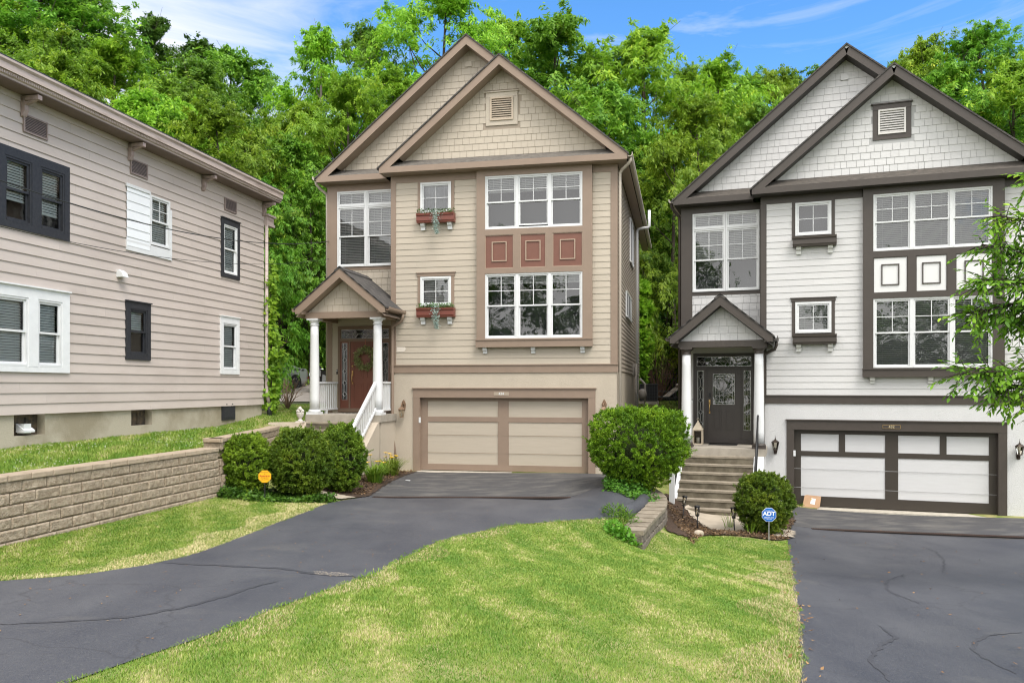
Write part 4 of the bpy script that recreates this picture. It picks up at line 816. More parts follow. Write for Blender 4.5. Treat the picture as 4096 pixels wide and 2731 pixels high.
# ------------------------------------------------------------------ block retaining walls
blockm = mat('split_face_block', (.385,.318,.235), .95, col2=(.22,.165,.11), scale=16, thr=(.35,.7), island=.16, bump=1.0, bscale=38); capm = mat('cap_block', (.43,.345,.25), .95, col2=(.33,.26,.185), scale=5, island=.09, bump=.5, bscale=60)
blockg = mat('grey_block', (.20,.17,.135), .95, col2=(.10,.085,.068), scale=7, island=.15, bump=1.0, bscale=38); capg = mat('grey_cap', (.27,.23,.175), .95, col2=(.17,.14,.10), scale=4, island=.1, bump=.6, bscale=50)
def path_pts(P):
    P = np.array(P, float); s = np.r_[0, np.cumsum(np.hypot(*np.diff(P, axis=0).T))]
    def f(t): return np.array([np.interp(t, s, P[:,0]), np.interp(t, s, P[:,1])])
    return f, s[-1]
def block_wall(parent, P, top, courses, hc, bl, depth, face, cap=True, mats=(None,None), seed=1, batter=.012):
    """courses of split-face blocks along P (2-D path); face=+1 puts the rough face on the right of the path; top(t) is the height of the finished wall"""
    f, Ln = path_pts(P); r = random.Random(seed); m = MB()
    def rough(a, b, z0, z1, dout, e):
        pa, pb = f(a), f(b); t = (f(min(b+.05,Ln))-f(max(a-.05,0))); t /= np.hypot(*t); nrm = np.array([t[1],-t[0]])*face
        za, zb = z0, z1; g = .005
        back = [pa+t*g-nrm*depth, pb-t*g-nrm*depth]; fr0 = [pa+t*g+nrm*dout, pb-t*g+nrm*dout]
        i = len(m.v)
        fx, fz = ((0,.05,.35,.65,.95,1), (0,.14,.5,.86,1)); nx, nz = len(fx)-1, len(fz)-1
        def V(p, z): return (p[0],p[1],z)
        m.poly([V(fr0[0],zb),V(fr0[1],zb),V(back[1],zb),V(back[0],zb)]); m.poly([V(back[0],za),V(back[1],za),V(fr0[1],za),V(fr0[0],za)])
        m.poly([V(fr0[1],za),V(back[1],za),V(back[1],zb),V(fr0[1],zb)]); m.poly([V(back[0],za),V(fr0[0],za),V(fr0[0],zb),V(back[0],zb)]); m.poly([V(back[1],za),V(back[0],za),V(back[0],zb),V(back[1],zb)])
        G = [[None]*(nz+1) for _ in range(nx+1)]
        for x in range(nx+1):
            for z in range(nz+1):
                ed = x in (0,nx) or z in (0,nz); q = fr0[0]+(fr0[1]-fr0[0])*fx[x]+nrm*(0 if ed else (.016+r.uniform(-.004,.004))*e); G[x][z] = V(q, za+(zb-za)*fz[z])
        for x in range(nx):
            for z in range(nz): m.poly([G[x][z],G[x+1][z],G[x+1][z+1],G[x][z+1]])
    ch = .085 if cap else 0
    for c in range(courses):
        a = -bl*r.choice((.25,.5,.75)) if c % 2 else 0.0
        while a < Ln-.03:
            s0, s1 = max(a,0), min(a+bl, Ln); z1 = top((s0+s1)/2)-ch-c*hc
            if s1-s0 > .06: rough(s0, s1, z1-hc+.009, z1, (c)*batter, 1)
            a += bl
    o = m.build('block_courses', mats[0], parent)
    if cap:
        m = MB(); a = 0
        while a < Ln-.03:
            w = bl*.9; s1 = min(a+w, Ln); z1 = top((a+s1)/2); rough(a, s1, z1-ch+.002, z1, .03, .4); a += w
        m.build('cap_course', mats[1], parent)
    return o
t = thing('retaining_wall', 'long tan block retaining wall beside the left strip of lawn', 'retaining wall')
block_wall(t, [(-8.2,4.5),(-6.98,10.9),(-5.96,16.2)], lambda s: 1.25, 7, .165, .46, .3, 1, True, (blockm, capm), 2)
t = thing('retaining_wall', 'short higher block retaining wall behind the boxwood bushes', 'retaining wall')
block_wall(t, [(-6.3,16.33),(-5.92,16.25),(-5.98,17.2),(-6.15,20.5),(-6.3,21.6)], lambda s: 1.43, 7, .165, .46, .26, 1, True, (blockm, capm), 5)
t = thing('retaining_wall', 'low curved grey block wall ending in the middle of the lawn', 'retaining wall')
block_wall(t, [(2.35,14.5),(2.67,15.42),(3.24,16.95),(3.45,17.9),(3.5,18.8),(3.45,20),(3.4,21.5)], lambda s: -.14+.035*min(s,4), 4, .165, .46, .4, 1, True, (blockg, capg), 9)
# asphalt curb roll behind the low wall
m = MB(); cv = [(2.15,15.7),(2.42,16.4),(2.7,17.1),(2.92,17.7)]; m.tube([(x,y,zt(x,y)+.02) for x,y in cv], .15, 12); tag(m.build('asphalt_berm', asph), 'rounded black asphalt berm along the low curved wall', 'kerb')

# ------------------------------------------------------------------ plants
def unit(v): return v/np.maximum(np.linalg.norm(v, axis=-1, keepdims=True), 1e-9)
def leaf_quads(C, D, Nn, Ln, Wd, fold=0.25, six=False):
    """leaves at C along D, facing Nn: diamond (4 corners) or six-corner blade bent along its length"""
    D = unit(D); Sd = unit(np.cross(D, Nn)); Nn = np.cross(Sd, D); Ln = np.asarray(Ln)[:,None]; Wd = np.asarray(Wd)[:,None]
    if not six:
        V = np.stack([C, C+D*Ln*.45+Sd*Wd*.5-Nn*Wd*fold, C+D*Ln, C+D*Ln*.45-Sd*Wd*.5-Nn*Wd*fold*.4], 1)
        n = len(C); return V.reshape(-1,3), np.arange(n*4).reshape(-1,4)
    b = Nn*Ln
    V = np.stack([C, C+D*Ln*.3+Sd*Wd*.5, C+D*Ln*.7+Sd*Wd*.38-b*.06, C+D*Ln-b*.16, C+D*Ln*.7-Sd*Wd*.38-b*.06, C+D*Ln*.3-Sd*Wd*.5], 1); n = len(C)
    i = np.arange(n)[:,None]*6; F = np.concatenate([i+np.array([[0,1,2,5]]), i+np.array([[5,2,3,4]])], 1).reshape(-1,4)
    F = np.concatenate([i+np.array([[0,1,2,5]]), i+np.array([[2,3,4,5]])], 1).reshape(-1,4)
    return V.reshape(-1,3), F
bark = mat('bark', (.075,.058,.042), .95, col2=(.035,.028,.022), scale=7, stretch=(1,1,.3), bump=.9, bscale=25)
bark_pale = mat('pale_bark', (.16,.14,.12), .95, col2=(.08,.07,.06), scale=7, stretch=(1,1,.3), bump=.9, bscale=25)
LEAF = dict(bright=leaf_mat('leaf_bright', (.15,.295,.024), (.29,.455,.034), (.54,.63,.07), .45, scale=.5), mid=leaf_mat('leaf_mid', (.09,.215,.022), (.20,.36,.03), (.42,.53,.05), .43, scale=.5), deep=leaf_mat('leaf_deep', (.05,.14,.02), (.12,.26,.03), (.23,.39,.045), .4, scale=.5))
def tree_mesh(seed, h, spread, n_lobe, style, crown_lo=.28, leaf=(.24,.10), per=34, top=1.0, ncl=46):
    """returns trunk MB and crown arrays; trunk with tapering limbs, lobes of drooping leaf clusters"""
    r = np.random.default_rng(seed); rr = random.Random(seed); m = MB()
    lean = r.normal(0,.025,2)*h; tp = [(0,0,-1.2)]
    for k in range(1,8):
        f = k/7; tp.append((lean[0]*f+r.normal(0,.05)*f, lean[1]*f+r.normal(0,.05)*f, h*.93*f))
    R0 = h*.016+.05; m.tube(tp, [R0*(1-.9*k/7)+.012 for k in range(8)], 9)
    def on_trunk(z): f = min(max(z/(h*.93),0),1)*7; i = min(int(f),6); a, b = Vector(tp[i] if i else (0,0,0)), Vector(tp[i+1]); return a.lerp(b, f-i)
    lob = []
    for k in range(n_lobe):
        f = (k+.5)/n_lobe; z = h*(crown_lo+(1-crown_lo)*f**.9); ang = k*2.399+r.normal(0,.3)
        prof = math.sin(min(1,(f*.92+.12))*math.pi)**.62 if style != 'column' else (1-f)*.8+.25
        rd = spread*prof*r.uniform(.5,1.0)*(1 if f < .93 else .3); c = np.array([lean[0]*f+rd*math.cos(ang), lean[1]*f+rd*math.sin(ang), z]); lob.append((c, spread*r.uniform(.30,.46)*(1.0 if f < .9 else .75)))
        st = on_trunk(max(h*.12, z-rd*.75-.4)); e = Vector(c); mid = st.lerp(e,.55)+Vector((r.normal(0,.15),r.normal(0,.15),-.12*rd))
        r0 = R0*.36*(1.1-f*.75); m.tube([st, mid, e], [r0, r0*.6, r0*.25], 6)
        for q in range(4):
            t = e+Vector(r.normal(0,1,3))*lob[-1][1]*.62; m.tube([mid.lerp(e,.6), mid.lerp(t,.7), t], [r0*.35, r0*.22, .008], 4, cap=False)
    lob.append((np.array([lean[0],lean[1],h*.97]), spread*.22))
    C = []; D = []; Nn = []; cen = np.array([lean[0]*.5,lean[1]*.5,h*.42])
    for c, R in lob:
        n0 = int(ncl*1.25); u = unit(r.normal(0,1,(n0,3))); u[:,2] = u[:,2]*.8+.12; q = r.random((n0,1))**.6
        cc = c+u*q*R*np.array([1.22,1.22,.95])*r.uniform(.75,1.25,(n0,1))
        out = unit(cc-cen+u*.9)
        for i in range(n0):
            # a spray: leaves in two ranks along a shoot that rises outward and droops at the tip
            n = max(6, int(per*.8*r.uniform(.5,1.3))); ax = unit(out[i]*np.array([1,1,.6])+np.array([0,0,.35])+r.normal(0,.4,3)); sl = R*r.uniform(.45,.95)
            t = r.random(n)[:,None]; P = cc[i]+ax*sl*(t-.3)+np.array([0,0,-1])*sl*.62*t**2+r.normal(0,.035*R+.02,(n,3))
            sd = unit(np.cross(ax,[0,0,1])+1e-6); d = ax*.5+sd*np.sign(r.normal(0,1,(n,1)))*.6+np.array([0,0,-.35])-np.array([0,0,.8])*t+r.normal(0,.25,(n,3))
            C.append(P); D.append(d); Nn.append(np.array([0,0,1.0])+out[i]*.7+r.normal(0,.35,(n,3)))
    C = np.concatenate(C); D = np.concatenate(D); Nn = np.concatenate(Nn); n = len(C); s = r.uniform(.65,1.25,n)
    return m, leaf_quads(C, D, Nn, leaf[0]*s, leaf[1]*s*r.uniform(.8,1.2,n))
TREES = {}
def tree_proto(key, mtl, bk, **k):
    m, (V, F) = tree_mesh(**k); TREES[key] = (m, V, F, mtl, bk, k['h'])
tree_proto('walnut', 'bright', bark, seed=3, h=15, spread=4.2, n_lobe=17, style='round', leaf=(.27,.088), per=52)
tree_proto('oval', 'mid', bark, seed=8, h=15, spread=3.8, n_lobe=18, style='round', leaf=(.24,.09), per=54)
tree_proto('open', 'bright', bark_pale, seed=14, h=15, spread=3.9, n_lobe=13, style='round', crown_lo=.25, leaf=(.28,.10), per=46, ncl=40)
tree_proto('dense', 'mid', bark, seed=21, h=12, spread=4.0, n_lobe=18, style='round', crown_lo=.08, leaf=(.25,.088), per=54)
tree_proto('locust', 'bright', bark, seed=29, h=13, spread=4.1, n_lobe=16, style='round', crown_lo=.15, leaf=(.28,.08), per=54)
tree_proto('dark', 'deep', bark, seed=35, h=14, spread=2.6, n_lobe=16, style='column', crown_lo=.15, leaf=(.22,.09), per=54)
tree_proto('tall', 'mid', bark, seed=41, h=19, spread=4.0, n_lobe=19, style='round', crown_lo=.38, leaf=(.27,.095), per=54)
TDATA = {}
def put_tree(key, x, y, z, h, rz, label, name, wide=1.0, group='trees on the wooded slope behind the houses', mtl=None):
    t = thing(name, label, 'tree', (x,y,z), rz, group); m, V, F, mt_, bk, hh = TREES[key]; mt_ = mtl or mt_; s = h/hh
    if key not in TDATA:
        tr = m.build('trunk', bk, t); cr = np_mesh('crown', V, F, LEAF[mt_], t); TDATA[key] = (tr, cr)
    else:
        for src in TDATA[key]: c = src.copy(); COL.objects.link(c); c.parent = t
    t.scale = (s*wide, s*wide, s)
    return t
def px(dx, dy, Y): return (dx-1176)/1837.6*Y, CAMZ+(889-dy)/1837.6*Y
# (column, treetop row in the photograph measured at 2352 wide, distance, kind, width, label)
TL = [
 (1655,150,52,'locust',.85,'feathery tree left of the pale grey left slope'),(1765,165,55,'walnut',.8,'tree touching the middle of the pale grey left slope'),(1900,150,57,'oval',.9,'tree just left of the pale grey ridge'),(480,150,47,'oval',1.0,'full tree filling the left treeline before the sky gap'),(270,110,48,'locust',1.0,'light feathery tree below the bare limbed tree'),(110,90,46,'oval',1.05,'full green tree low behind the tallest left tree'),
 (60,-70,52,'tall',1.25,'tallest tree above the left end of the pink house roof'),(215,-20,56,'oval',1.15,'tall tree with bare grey limbs behind the pink house'),(-120,-20,50,'walnut',1.1,'leafy tree at the left edge above the pink house'),
 (352,48,60,'dark',.9,'narrow dark pointed tree rising over the left treeline'),(440,92,58,'dark',1.1,'dark green tree between the pointed tree and the sky gap'),(515,120,54,'dense',.95,'rounded tree crown at the right end of the left treeline'),
 (600,170,60,'open',.8,'lower tree at the edge of the open sky'),(745,72,50,'open',.78,'airy tree with open crown left of the tan gable'),(865,66,56,'oval',.85,'tree standing close behind the left slope of the tan gable'),
 (985,-10,54,'walnut',.85,'tree reaching the top of the picture above the tan gable'),(1165,62,58,'locust',.95,'feathery tree above the ridge of the tan house'),(1265,70,52,'dense',.95,'broad full tree right of the tan gable'),
 (1385,128,60,'oval',.8,'tree behind the right slope of the tan roof'),(1480,88,50,'locust',1.0,'tall spreading tree between the two gabled houses'),(1590,150,56,'walnut',.8,'tree right of the spreading tree between the houses'),
 (1700,190,58,'dense',.9,'low rounded tree left of the pale grey gable'),(1830,168,62,'dark',1.0,'dark tree tip beside the pale grey gable'),(1960,190,60,'oval',.9,'tree mostly hidden behind the pale grey gable'),
 (2075,150,58,'locust',.8,'small tree crown over the ridge of the pale grey house'),(2150,118,54,'walnut',.9,'tree above the right slope of the pale grey roof'),(2275,74,50,'tall',1.0,'highest tree at the right above the pale grey roof'),(2400,110,52,'oval',1.1,'tree at the right edge of the picture'),
 (40,170,40,'locust',1.0,'bright feathery tree just behind the pink house, at its left'),(190,165,43,'walnut',.9,'bright tree in front of the bare limbed tree'),(300,225,39,'open',1.0,'pale green tree right above the pink house cornice'),(420,250,41,'locust',.95,'yellow green tree above the middle of the cornice'),
 (545,255,38,'walnut',.9,'bright drooping tree above the far end of the cornice'),(640,320,41,'dense',.85,'dense tree filling the gap below the open sky'),(700,250,46,'locust',.85,'light green tree below the airy tree'),(810,175,44,'walnut',.8,'light green tree beside the tan left gable slope'),(915,170,48,'open',.75,'yellow green tree touching the tan left gable slope'),
 (1395,205,44,'dense',.85,'dense tree behind the right eave of the tan house'),(1545,330,40,'locust',.8,'bright drooping tree between the two houses'),(1640,230,45,'walnut',.85,'bright tree at the left eave of the pale grey house'),(1470,420,41,'dense',.7,'dark leafy tree low between the two houses'),
 (1740,260,46,'oval',.8,'tree behind the pale grey left slope'),(2200,170,44,'dense',.8,'dense tree behind the pale grey right slope'),(2330,150,42,'locust',.9,'light tree at the far right over the roof'),(590,420,36,'dense',.62,'dark drooping tree beside the far corner of the pink house'),(715,430,40,'oval',.7,'shaded tree behind the tan porch'),
]
for i, (cx, cy, Y, key, wd, lab) in enumerate(TL):
    x, zt_ = px(cx, cy, Y); z = float(TB(x, Y)); put_tree(key, x, Y, z, zt_-z, i*1.7, lab, {'dark':'slender_tree'}.get(key,'broadleaf_tree'), wd)
# trees across the street behind the camera (mirrored in the windows)
def far_trees():
    Vs = []; Fs = []; k0 = 0
    for i, (x, y, h, key) in enumerate([(-38,-34,15,'oval'),(-27,-38,19,'dense'),(-17,-35,11,'walnut'),(-9,-42,17,'oval'),(0,-38,12,'locust'),(7,-44,18,'dense'),(15,-36,10,'walnut'),(24,-40,16,'oval'),(33,-36,12,'dense'),(44,-38,17,'walnut')]):
        V, F = TREES[key][1], TREES[key][2]; sc = h/TREES[key][5]; c, q = math.cos(i*2.1), math.sin(i*2.1); V = V*sc
        Vs.append(np.c_[V[:,0]*c-V[:,1]*q+x, V[:,0]*q+V[:,1]*c+y, V[:,2]+.5]); Fs.append(F+k0); k0 += len(V)
    tag(np_mesh('distant_trees', np.concatenate(Vs), np.concatenate(Fs), LEAF['mid']), 'line of trees across the street mirrored in the window panes', kind='stuff')
far_trees()

def foliage_cloud(r, n, pos, leaf, droop=.5, up=(0,0,1), outc=None):
    d = r.normal(0,1,(n,3))*np.array([1,1,.5])+np.array([0,0,-droop])
    if outc is not None: d += unit(pos-outc)*.9
    return leaf_quads(pos, d, np.array(up)+r.normal(0,.45,(n,3)), leaf[0]*r.uniform(.6,1.3,n), leaf[1]*r.uniform(.6,1.3,n))
# undergrowth on the foot of the slope: a mass nobody could count
def undergrowth():
    r = np.random.default_rng(77); Vs = []; Fs = []; k0 = 0
    for x0, x1, y0, y1, hmax, n in ((-19,-6.5,41,47,8.5,420),(3.4,13,40.5,47,7.5,330),(-32,-19,40,48,6,180),(13,30,40,48,6,180)):
        for _ in range(n):
            x = r.uniform(x0,x1); y = r.uniform(y0,y1); zb = float(TB(x,y)); z = zb+hmax*r.random()**.8*(y-y0+1.5)/(y1-y0+1.5); R = r.uniform(.45,1.0); m = int(90*R)
            u = unit(r.normal(0,1,(m,3))); u[:,2] = np.abs(u[:,2])*.9-.25; P = np.array([x,y,z])+u*R*r.random((m,1))**.4
            V, F = foliage_cloud(r, m, P, (.26,.15), .6, (0,-.4,.8)); Vs.append(V); Fs.append(F+k0); k0 += len(V)
    o = np_mesh('undergrowth', np.concatenate(Vs), np.concatenate(Fs), LEAF['deep']); tag(o, 'dense dark green undergrowth covering the foot of the wooded slope', kind='stuff')
undergrowth()

# clipped shrubs
BOX = leaf_mat('box_leaf', (.06,.135,.013), (.19,.30,.024), (.36,.43,.05), .3, scale=2.2); YEW = leaf_mat('yew_leaf', (.07,.18,.012), (.22,.40,.02), (.38,.53,.035), .3, scale=1.8)
BOXL = leaf_mat('box_leaf_light', (.09,.18,.012), (.24,.36,.025), (.36,.45,.04), .3, scale=2.2)
def shrub(name, label, x, y, z, rx, ry, h, n, leaf, mt_, seed, power=2.4, base=.18, group=None, ragged=.12, taper=.75, stems=14, tufts=420):
    t = thing(name, label, 'bush', (x,y,z), 0, group); r = np.random.default_rng(seed)
    # sprigs: clusters of small leaves along short outward shoots, on a lumpy clipped surface
    u = unit(r.normal(0,1,(tufts*3,3))); a = u/(np.abs(u)**power).sum(1,keepdims=True)**(1/power); lump = 1+.035*np.sin(u[:,:1]*7+seed)+.03*np.sin(u[:,1:2]*9+seed*2)+.03*np.sin(u[:,2:]*8+seed)
    q = 1-.36*r.random((len(u),1))**2.2; c0 = np.array([0,0,h*.5]); R = np.array([rx,ry,h*.5])
    tw = np.where(a[:,2:] < 0, 1-(1-taper)*(-a[:,2:]), 1.0)
    P0 = c0+a*R*lump*q*np.concatenate([tw,tw,np.ones_like(tw)],1); keep = P0[:,2] > base*h*r.random(len(P0)); P0 = P0[keep]; u = u[keep]
    k = max(4, int(2.9*n)//len(P0)); tt = np.tile(np.linspace(0,1,k), len(P0))[:,None]; P = np.repeat(P0, k, 0); U = np.repeat(unit(u*np.array([1,1,.7])+np.array([0,0,.55])+r.normal(0,.35,u.shape)), k, 0)
    ln = np.repeat(r.uniform(.03,.03+ragged*.5,len(P0))*np.where(r.random(len(P0)) < .07, 2.6, 1), k)[:,None]
    P = P+U*ln*tt+r.normal(0,.012,P.shape); D = U*.7+unit(r.normal(0,1,P.shape))*.8; V, F = leaf_quads(P, D, U+r.normal(0,.4,P.shape), leaf[0]*r.uniform(.7,1.25,len(P)), leaf[1]*r.uniform(.7,1.25,len(P)))
    np_mesh('foliage', V, F, mt_, t)
    m = MB(); m.blob((0,0,h*.54), (rx*.56, ry*.56, h*.31), 14, 10, jit=.14, rng=random.Random(seed)); m.build('shaded_core', mat('core_shade',(.03,.055,.012),.95,col2=(.05,.055,.02),scale=24,bump=1.0,bscale=30), t)  # added solid core, dark colour paints the shaded inside of the shrub
    m = MB()
    for i in range(stems):
        an = i*2.4; e = Vector((rx*.75*math.cos(an)*r.uniform(.4,1), ry*.75*math.sin(an)*r.uniform(.4,1), h*r.uniform(.45,.85))); s = Vector((math.cos(an)*.06, math.sin(an)*.06, -.05))
        m.tube([s, s.lerp(e,.4)+Vector((0,0,-.04*h)), e], [.016,.012,.004], 5, cap=False)
    m.build('stems', bark, t); return t
shrub('boxwood_bush','large round dark boxwood in the middle of three by the porch steps', -4.47,17.0,zt(-4.47,17.0),.64,.6,1.42, 30000,(.038,.022),BOX,5,group='boxwood bushes by the tan house steps',tufts=640)
shrub('boxwood_bush','lighter yellow green boxwood beside the retaining wall end', -5.55,16.75,zt(-5.55,16.75),.5,.46,1.2, 21000,(.038,.022),BOXL,6,group='boxwood bushes by the tan house steps',tufts=480)
shrub('boxwood_bush','tall rounded boxwood nearest the tan house stair railing', -3.98,18.7,zt(-3.98,18.7),.5,.55,1.52, 27000,(.038,.022),BOX,7,group='boxwood bushes by the tan house steps',tufts=560)
shrub('boxwood_bush','round boxwood at the foot of the concrete steps behind the blue sign', 5.72,18.15,zt(5.72,18.15)-.02,.58,.55,1.36, 24000,(.038,.022),BOX,8,tufts=520)
shrub('yew_bush','big clipped bright green yew between the two garages', 2.98,19.0,zt(2.98,19.0)+.02,1.06,.9,1.86, 42000,(.048,.02),YEW,9,power=4.2,base=.25,taper=.55,ragged=.14,stems=22,tufts=900)
# ivy and low leaves
def leaf_carpet(name, label, pts, n, leaf, mt_, seed, zfun=zt, hgt=.12):
    r = np.random.default_rng(seed); P = np.array(pts); lo, hi = P.min(0), P.max(0); X = r.uniform(lo[0],hi[0],n*3); Y = r.uniform(lo[1],hi[1],n*3); k = poly_in(X,Y,pts); X, Y = X[k][:n], Y[k][:n]
    Z = ZT(X,Y)+r.random(len(X))**1.5*hgt*(1+.8*np.sin(X*3)*np.cos(Y*2.3))+.01; V, F = foliage_cloud(r, len(X), np.c_[X,Y,Z], leaf, .1)
    return tag(np_mesh(name, V, F, mt_), label, kind='stuff')
IVY = leaf_mat('ivy_leaf', (.03,.085,.010), (.085,.19,.018), (.16,.28,.03), .25, scale=3)
leaf_carpet('ivy', 'low dark ivy spreading under the boxwood bushes', [(-6.0,16.0),(-5.0,15.75),(-4.2,16.1),(-3.72,16.5),(-3.7,17.0),(-4.6,17.3),(-5.9,17.4)], 5200, (.07,.055), IVY, 1)
leaf_carpet('ivy', 'ivy skirt under the large yew at the driveway edge', [(2.05,18.2),(2.5,17.5),(3.1,17.4),(3.5,18.3),(3.55,20.5),(2.6,20.5)], 5200, (.075,.06), IVY, 2, hgt=.28)
WEED = leaf_mat('weed_leaf', (.06,.16,.012), (.13,.27,.02), None, .35, scale=3)
def clump(name, label, x, y, n, R, h, leaf, mt_, seed, cat='weed'):
    r = np.random.default_rng(seed); a = r.random(n)*6.28; q = r.random(n)**.6*R; X = x+q*np.cos(a); Y = y+q*np.sin(a); Z = ZT(X,Y)+r.random(n)*h*(1-(q/R)**2*.6)
    V, F = foliage_cloud(r, n, np.c_[X,Y,Z], leaf, -.1, outc=np.array([x,y,zt(x,y)-.1])); V[:,2] += 0
    return tag(np_mesh(name, V, F, mt_), label, cat)
clump('weed_clump','bright leafy weeds against the blunt end of the low curved wall',2.0,14.55,420,.32,.22,(.085,.06),WEED,3)
clump('weed_clump','feathery light green weeds beside the asphalt berm',2.15,15.35,700,.42,.3,(.09,.02),WEED,4)
def blades(name, label, x, y, n, R, h, mt_, seed, cat, lean=.6, w=.012):
    r = np.random.default_rng(seed); V = []; F = []; k = 0; z0 = zt(x,y)
    for i in range(n):
        a = r.random()*6.28; q = r.random()*R; b = np.array([x+q*math.cos(a), y+q*math.sin(a), z0]); hh = h*r.uniform(.6,1.1); ln = lean*r.uniform(.4,1.2)*hh; d = np.array([math.cos(a),math.sin(a),0]); s = np.array([-d[1],d[0],0])*w
        pts = [b, b+d*ln*.25+[0,0,hh*.55], b+d*ln*.65+[0,0,hh*.9], b+d*ln*1.1+[0,0,hh*.8]]
        for j, p in enumerate(pts): f = (1,.9,.6,.08)[j]; V += [p-s*f, p+s*f]
        for j in range(3): F.append((k+2*j,k+2*j+1,k+2*j+3,k+2*j+2))
        k += 8
    o = np_mesh(name, V, F, mt_)
    return tag(o, label, cat)
LILY = leaf_mat('lily_leaf', (.10,.20,.015), (.24,.34,.04), (.45,.36,.12), .35, scale=4)
def daylily(label, x, y, n, fl, seed, h=.52):
    t = thing('daylily', label, 'flowers', (0,0,0), 0, 'daylilies beside the tan garage'); o = blades('leaves', None, x, y, n, .2, h, LILY, seed, None, 1.0, .011); o.parent = t
    m = MB(); g = MB(); r = random.Random(seed); z0 = zt(x,y)
    for k in range(fl):
        a = r.random()*6.28; e = Vector((x+.28*math.cos(a)*r.random(), y+.25*math.sin(a)*r.random()-.08, z0+h*r.uniform(.95,1.35))); g.tube([(x,y,z0),e], .005, 4)
        for j in range(6):
            b = j*1.047; d = Vector((math.cos(b),math.sin(b)*.8-.3,.55)); s = Vector((-math.sin(b),math.cos(b),0))*.022
            m.poly([e, e+d*.045+s, e+d*.075+Vector((0,0,-.012)), e+d*.045-s])
    g.build('flower_stalks', LILY, t); m.build('flowers', mat('lily_yellow',(.85,.55,.02),.5,var=.2,scale=9), t)
daylily('clump of yellow daylilies close to the brown garage downspout', -3.32,21.9, 230, 10, 1, .5); daylily('clump of yellow daylilies right beside the tall boxwood', -3.5,20.35, 230, 5, 2)
blades('grass_weed','tuft of tall grass growing from the concrete path',5.15,18.9,16,.16,.42,LILY,8,'weed',.7,.008); blades('grass_weed','grass tuft at the path edge beside the round boxwood',5.3,17.75,16,.12,.32,LILY,9,'weed',.7,.008)
# vine on the far corner of the pink house, twiggy shrubs behind it
def corner_vine():
    r = np.random.default_rng(12); t = thing('climbing_vine', 'leafy green vine climbing the far corner of the pink house', 'vine', (-7.18,23.75,0)); P = []
    for k in range(150):
        z = 1.9+r.random()**1.5*4.3; w = .04+.42*max(0,1-abs(z-3.45)/.75); P.append(np.array([r.uniform(-.06,w), r.normal(0,.12), z])+r.normal(0,.07,(11,3)))
    P = np.concatenate(P); V, F = foliage_cloud(r, len(P), P, (.15,.11), .7, (.3,-.6,.6)); np_mesh('leaves', V, F, LEAF['bright'], t)
    m = MB(); m.tube([(0,0,1.6),(.05,.02,3),(0,.05,4.5),(.02,0,6.2)], [.02,.016,.012,.006], 5); m.build('stems', bark, t)
corner_vine()
def twig_shrub(label, x, y, z, h, n, seed, spread=.8, mt_=None):
    r = random.Random(seed); m = MB()
    for i in range(n):
        a = r.random()*6.28; b = r.uniform(.2,1)*spread; e = Vector((math.cos(a)*b, math.sin(a)*b, h*r.uniform(.5,1))); md = e*.5+Vector((r.uniform(-.1,.1),r.uniform(-.1,.1),.1)); m.tube([(0,0,0),md,e],[.012,.008,.003],4,cap=False)
        for q in range(4): f = e+Vector((r.uniform(-.3,.3),r.uniform(-.3,.3),r.uniform(-.1,.25)))*h*.4; m.tube([md.lerp(e,r.random()),f],[.005,.002],3,cap=False)
    o = m.build('bare_shrub', mt_ or mat('dry_twig',(.17,.115,.07),.9), None, loc=(x,y,z)); return tag(o, label, 'shrub')
twig_shrub('bare brown twiggy shrub behind the pink house corner', -7.35,26.2,float(TB(-7.35,26.2)),1.0,30,4,.75)
shrub('evergreen_shrub','small dark evergreen shrub tucked behind the pink house corner', -7.72,25.6,float(TB(-7.72,25.6)),.2,.3,1.1,5000,(.06,.03),YEW,33,tufts=220)
twig_shrub('brown withered shrub by the black fence between the houses', 7.0,38.0,float(TB(7.0,38)),2.6,60,5,1.4, mat('dry_brown',(.13,.075,.05),.9))
shrub('golden_shrub','yellow green shrub behind the black fence between the houses', 8.9,38.5,float(TB(8.9,38.5)),1.2,1.0,3.6,9000,(.12,.06),leaf_mat('gold_leaf',(.13,.19,.012),(.3,.36,.02),None,.35,scale=2),34,tufts=320,power=2)
shrub('leafy_shrub','bright green leafy shrub against the right wall of the tan house', 5.6,37.6,float(TB(5.6,37.6)),.9,.8,6.2,5200,(.3,.14),LEAF['bright'],35,tufts=240,power=2)

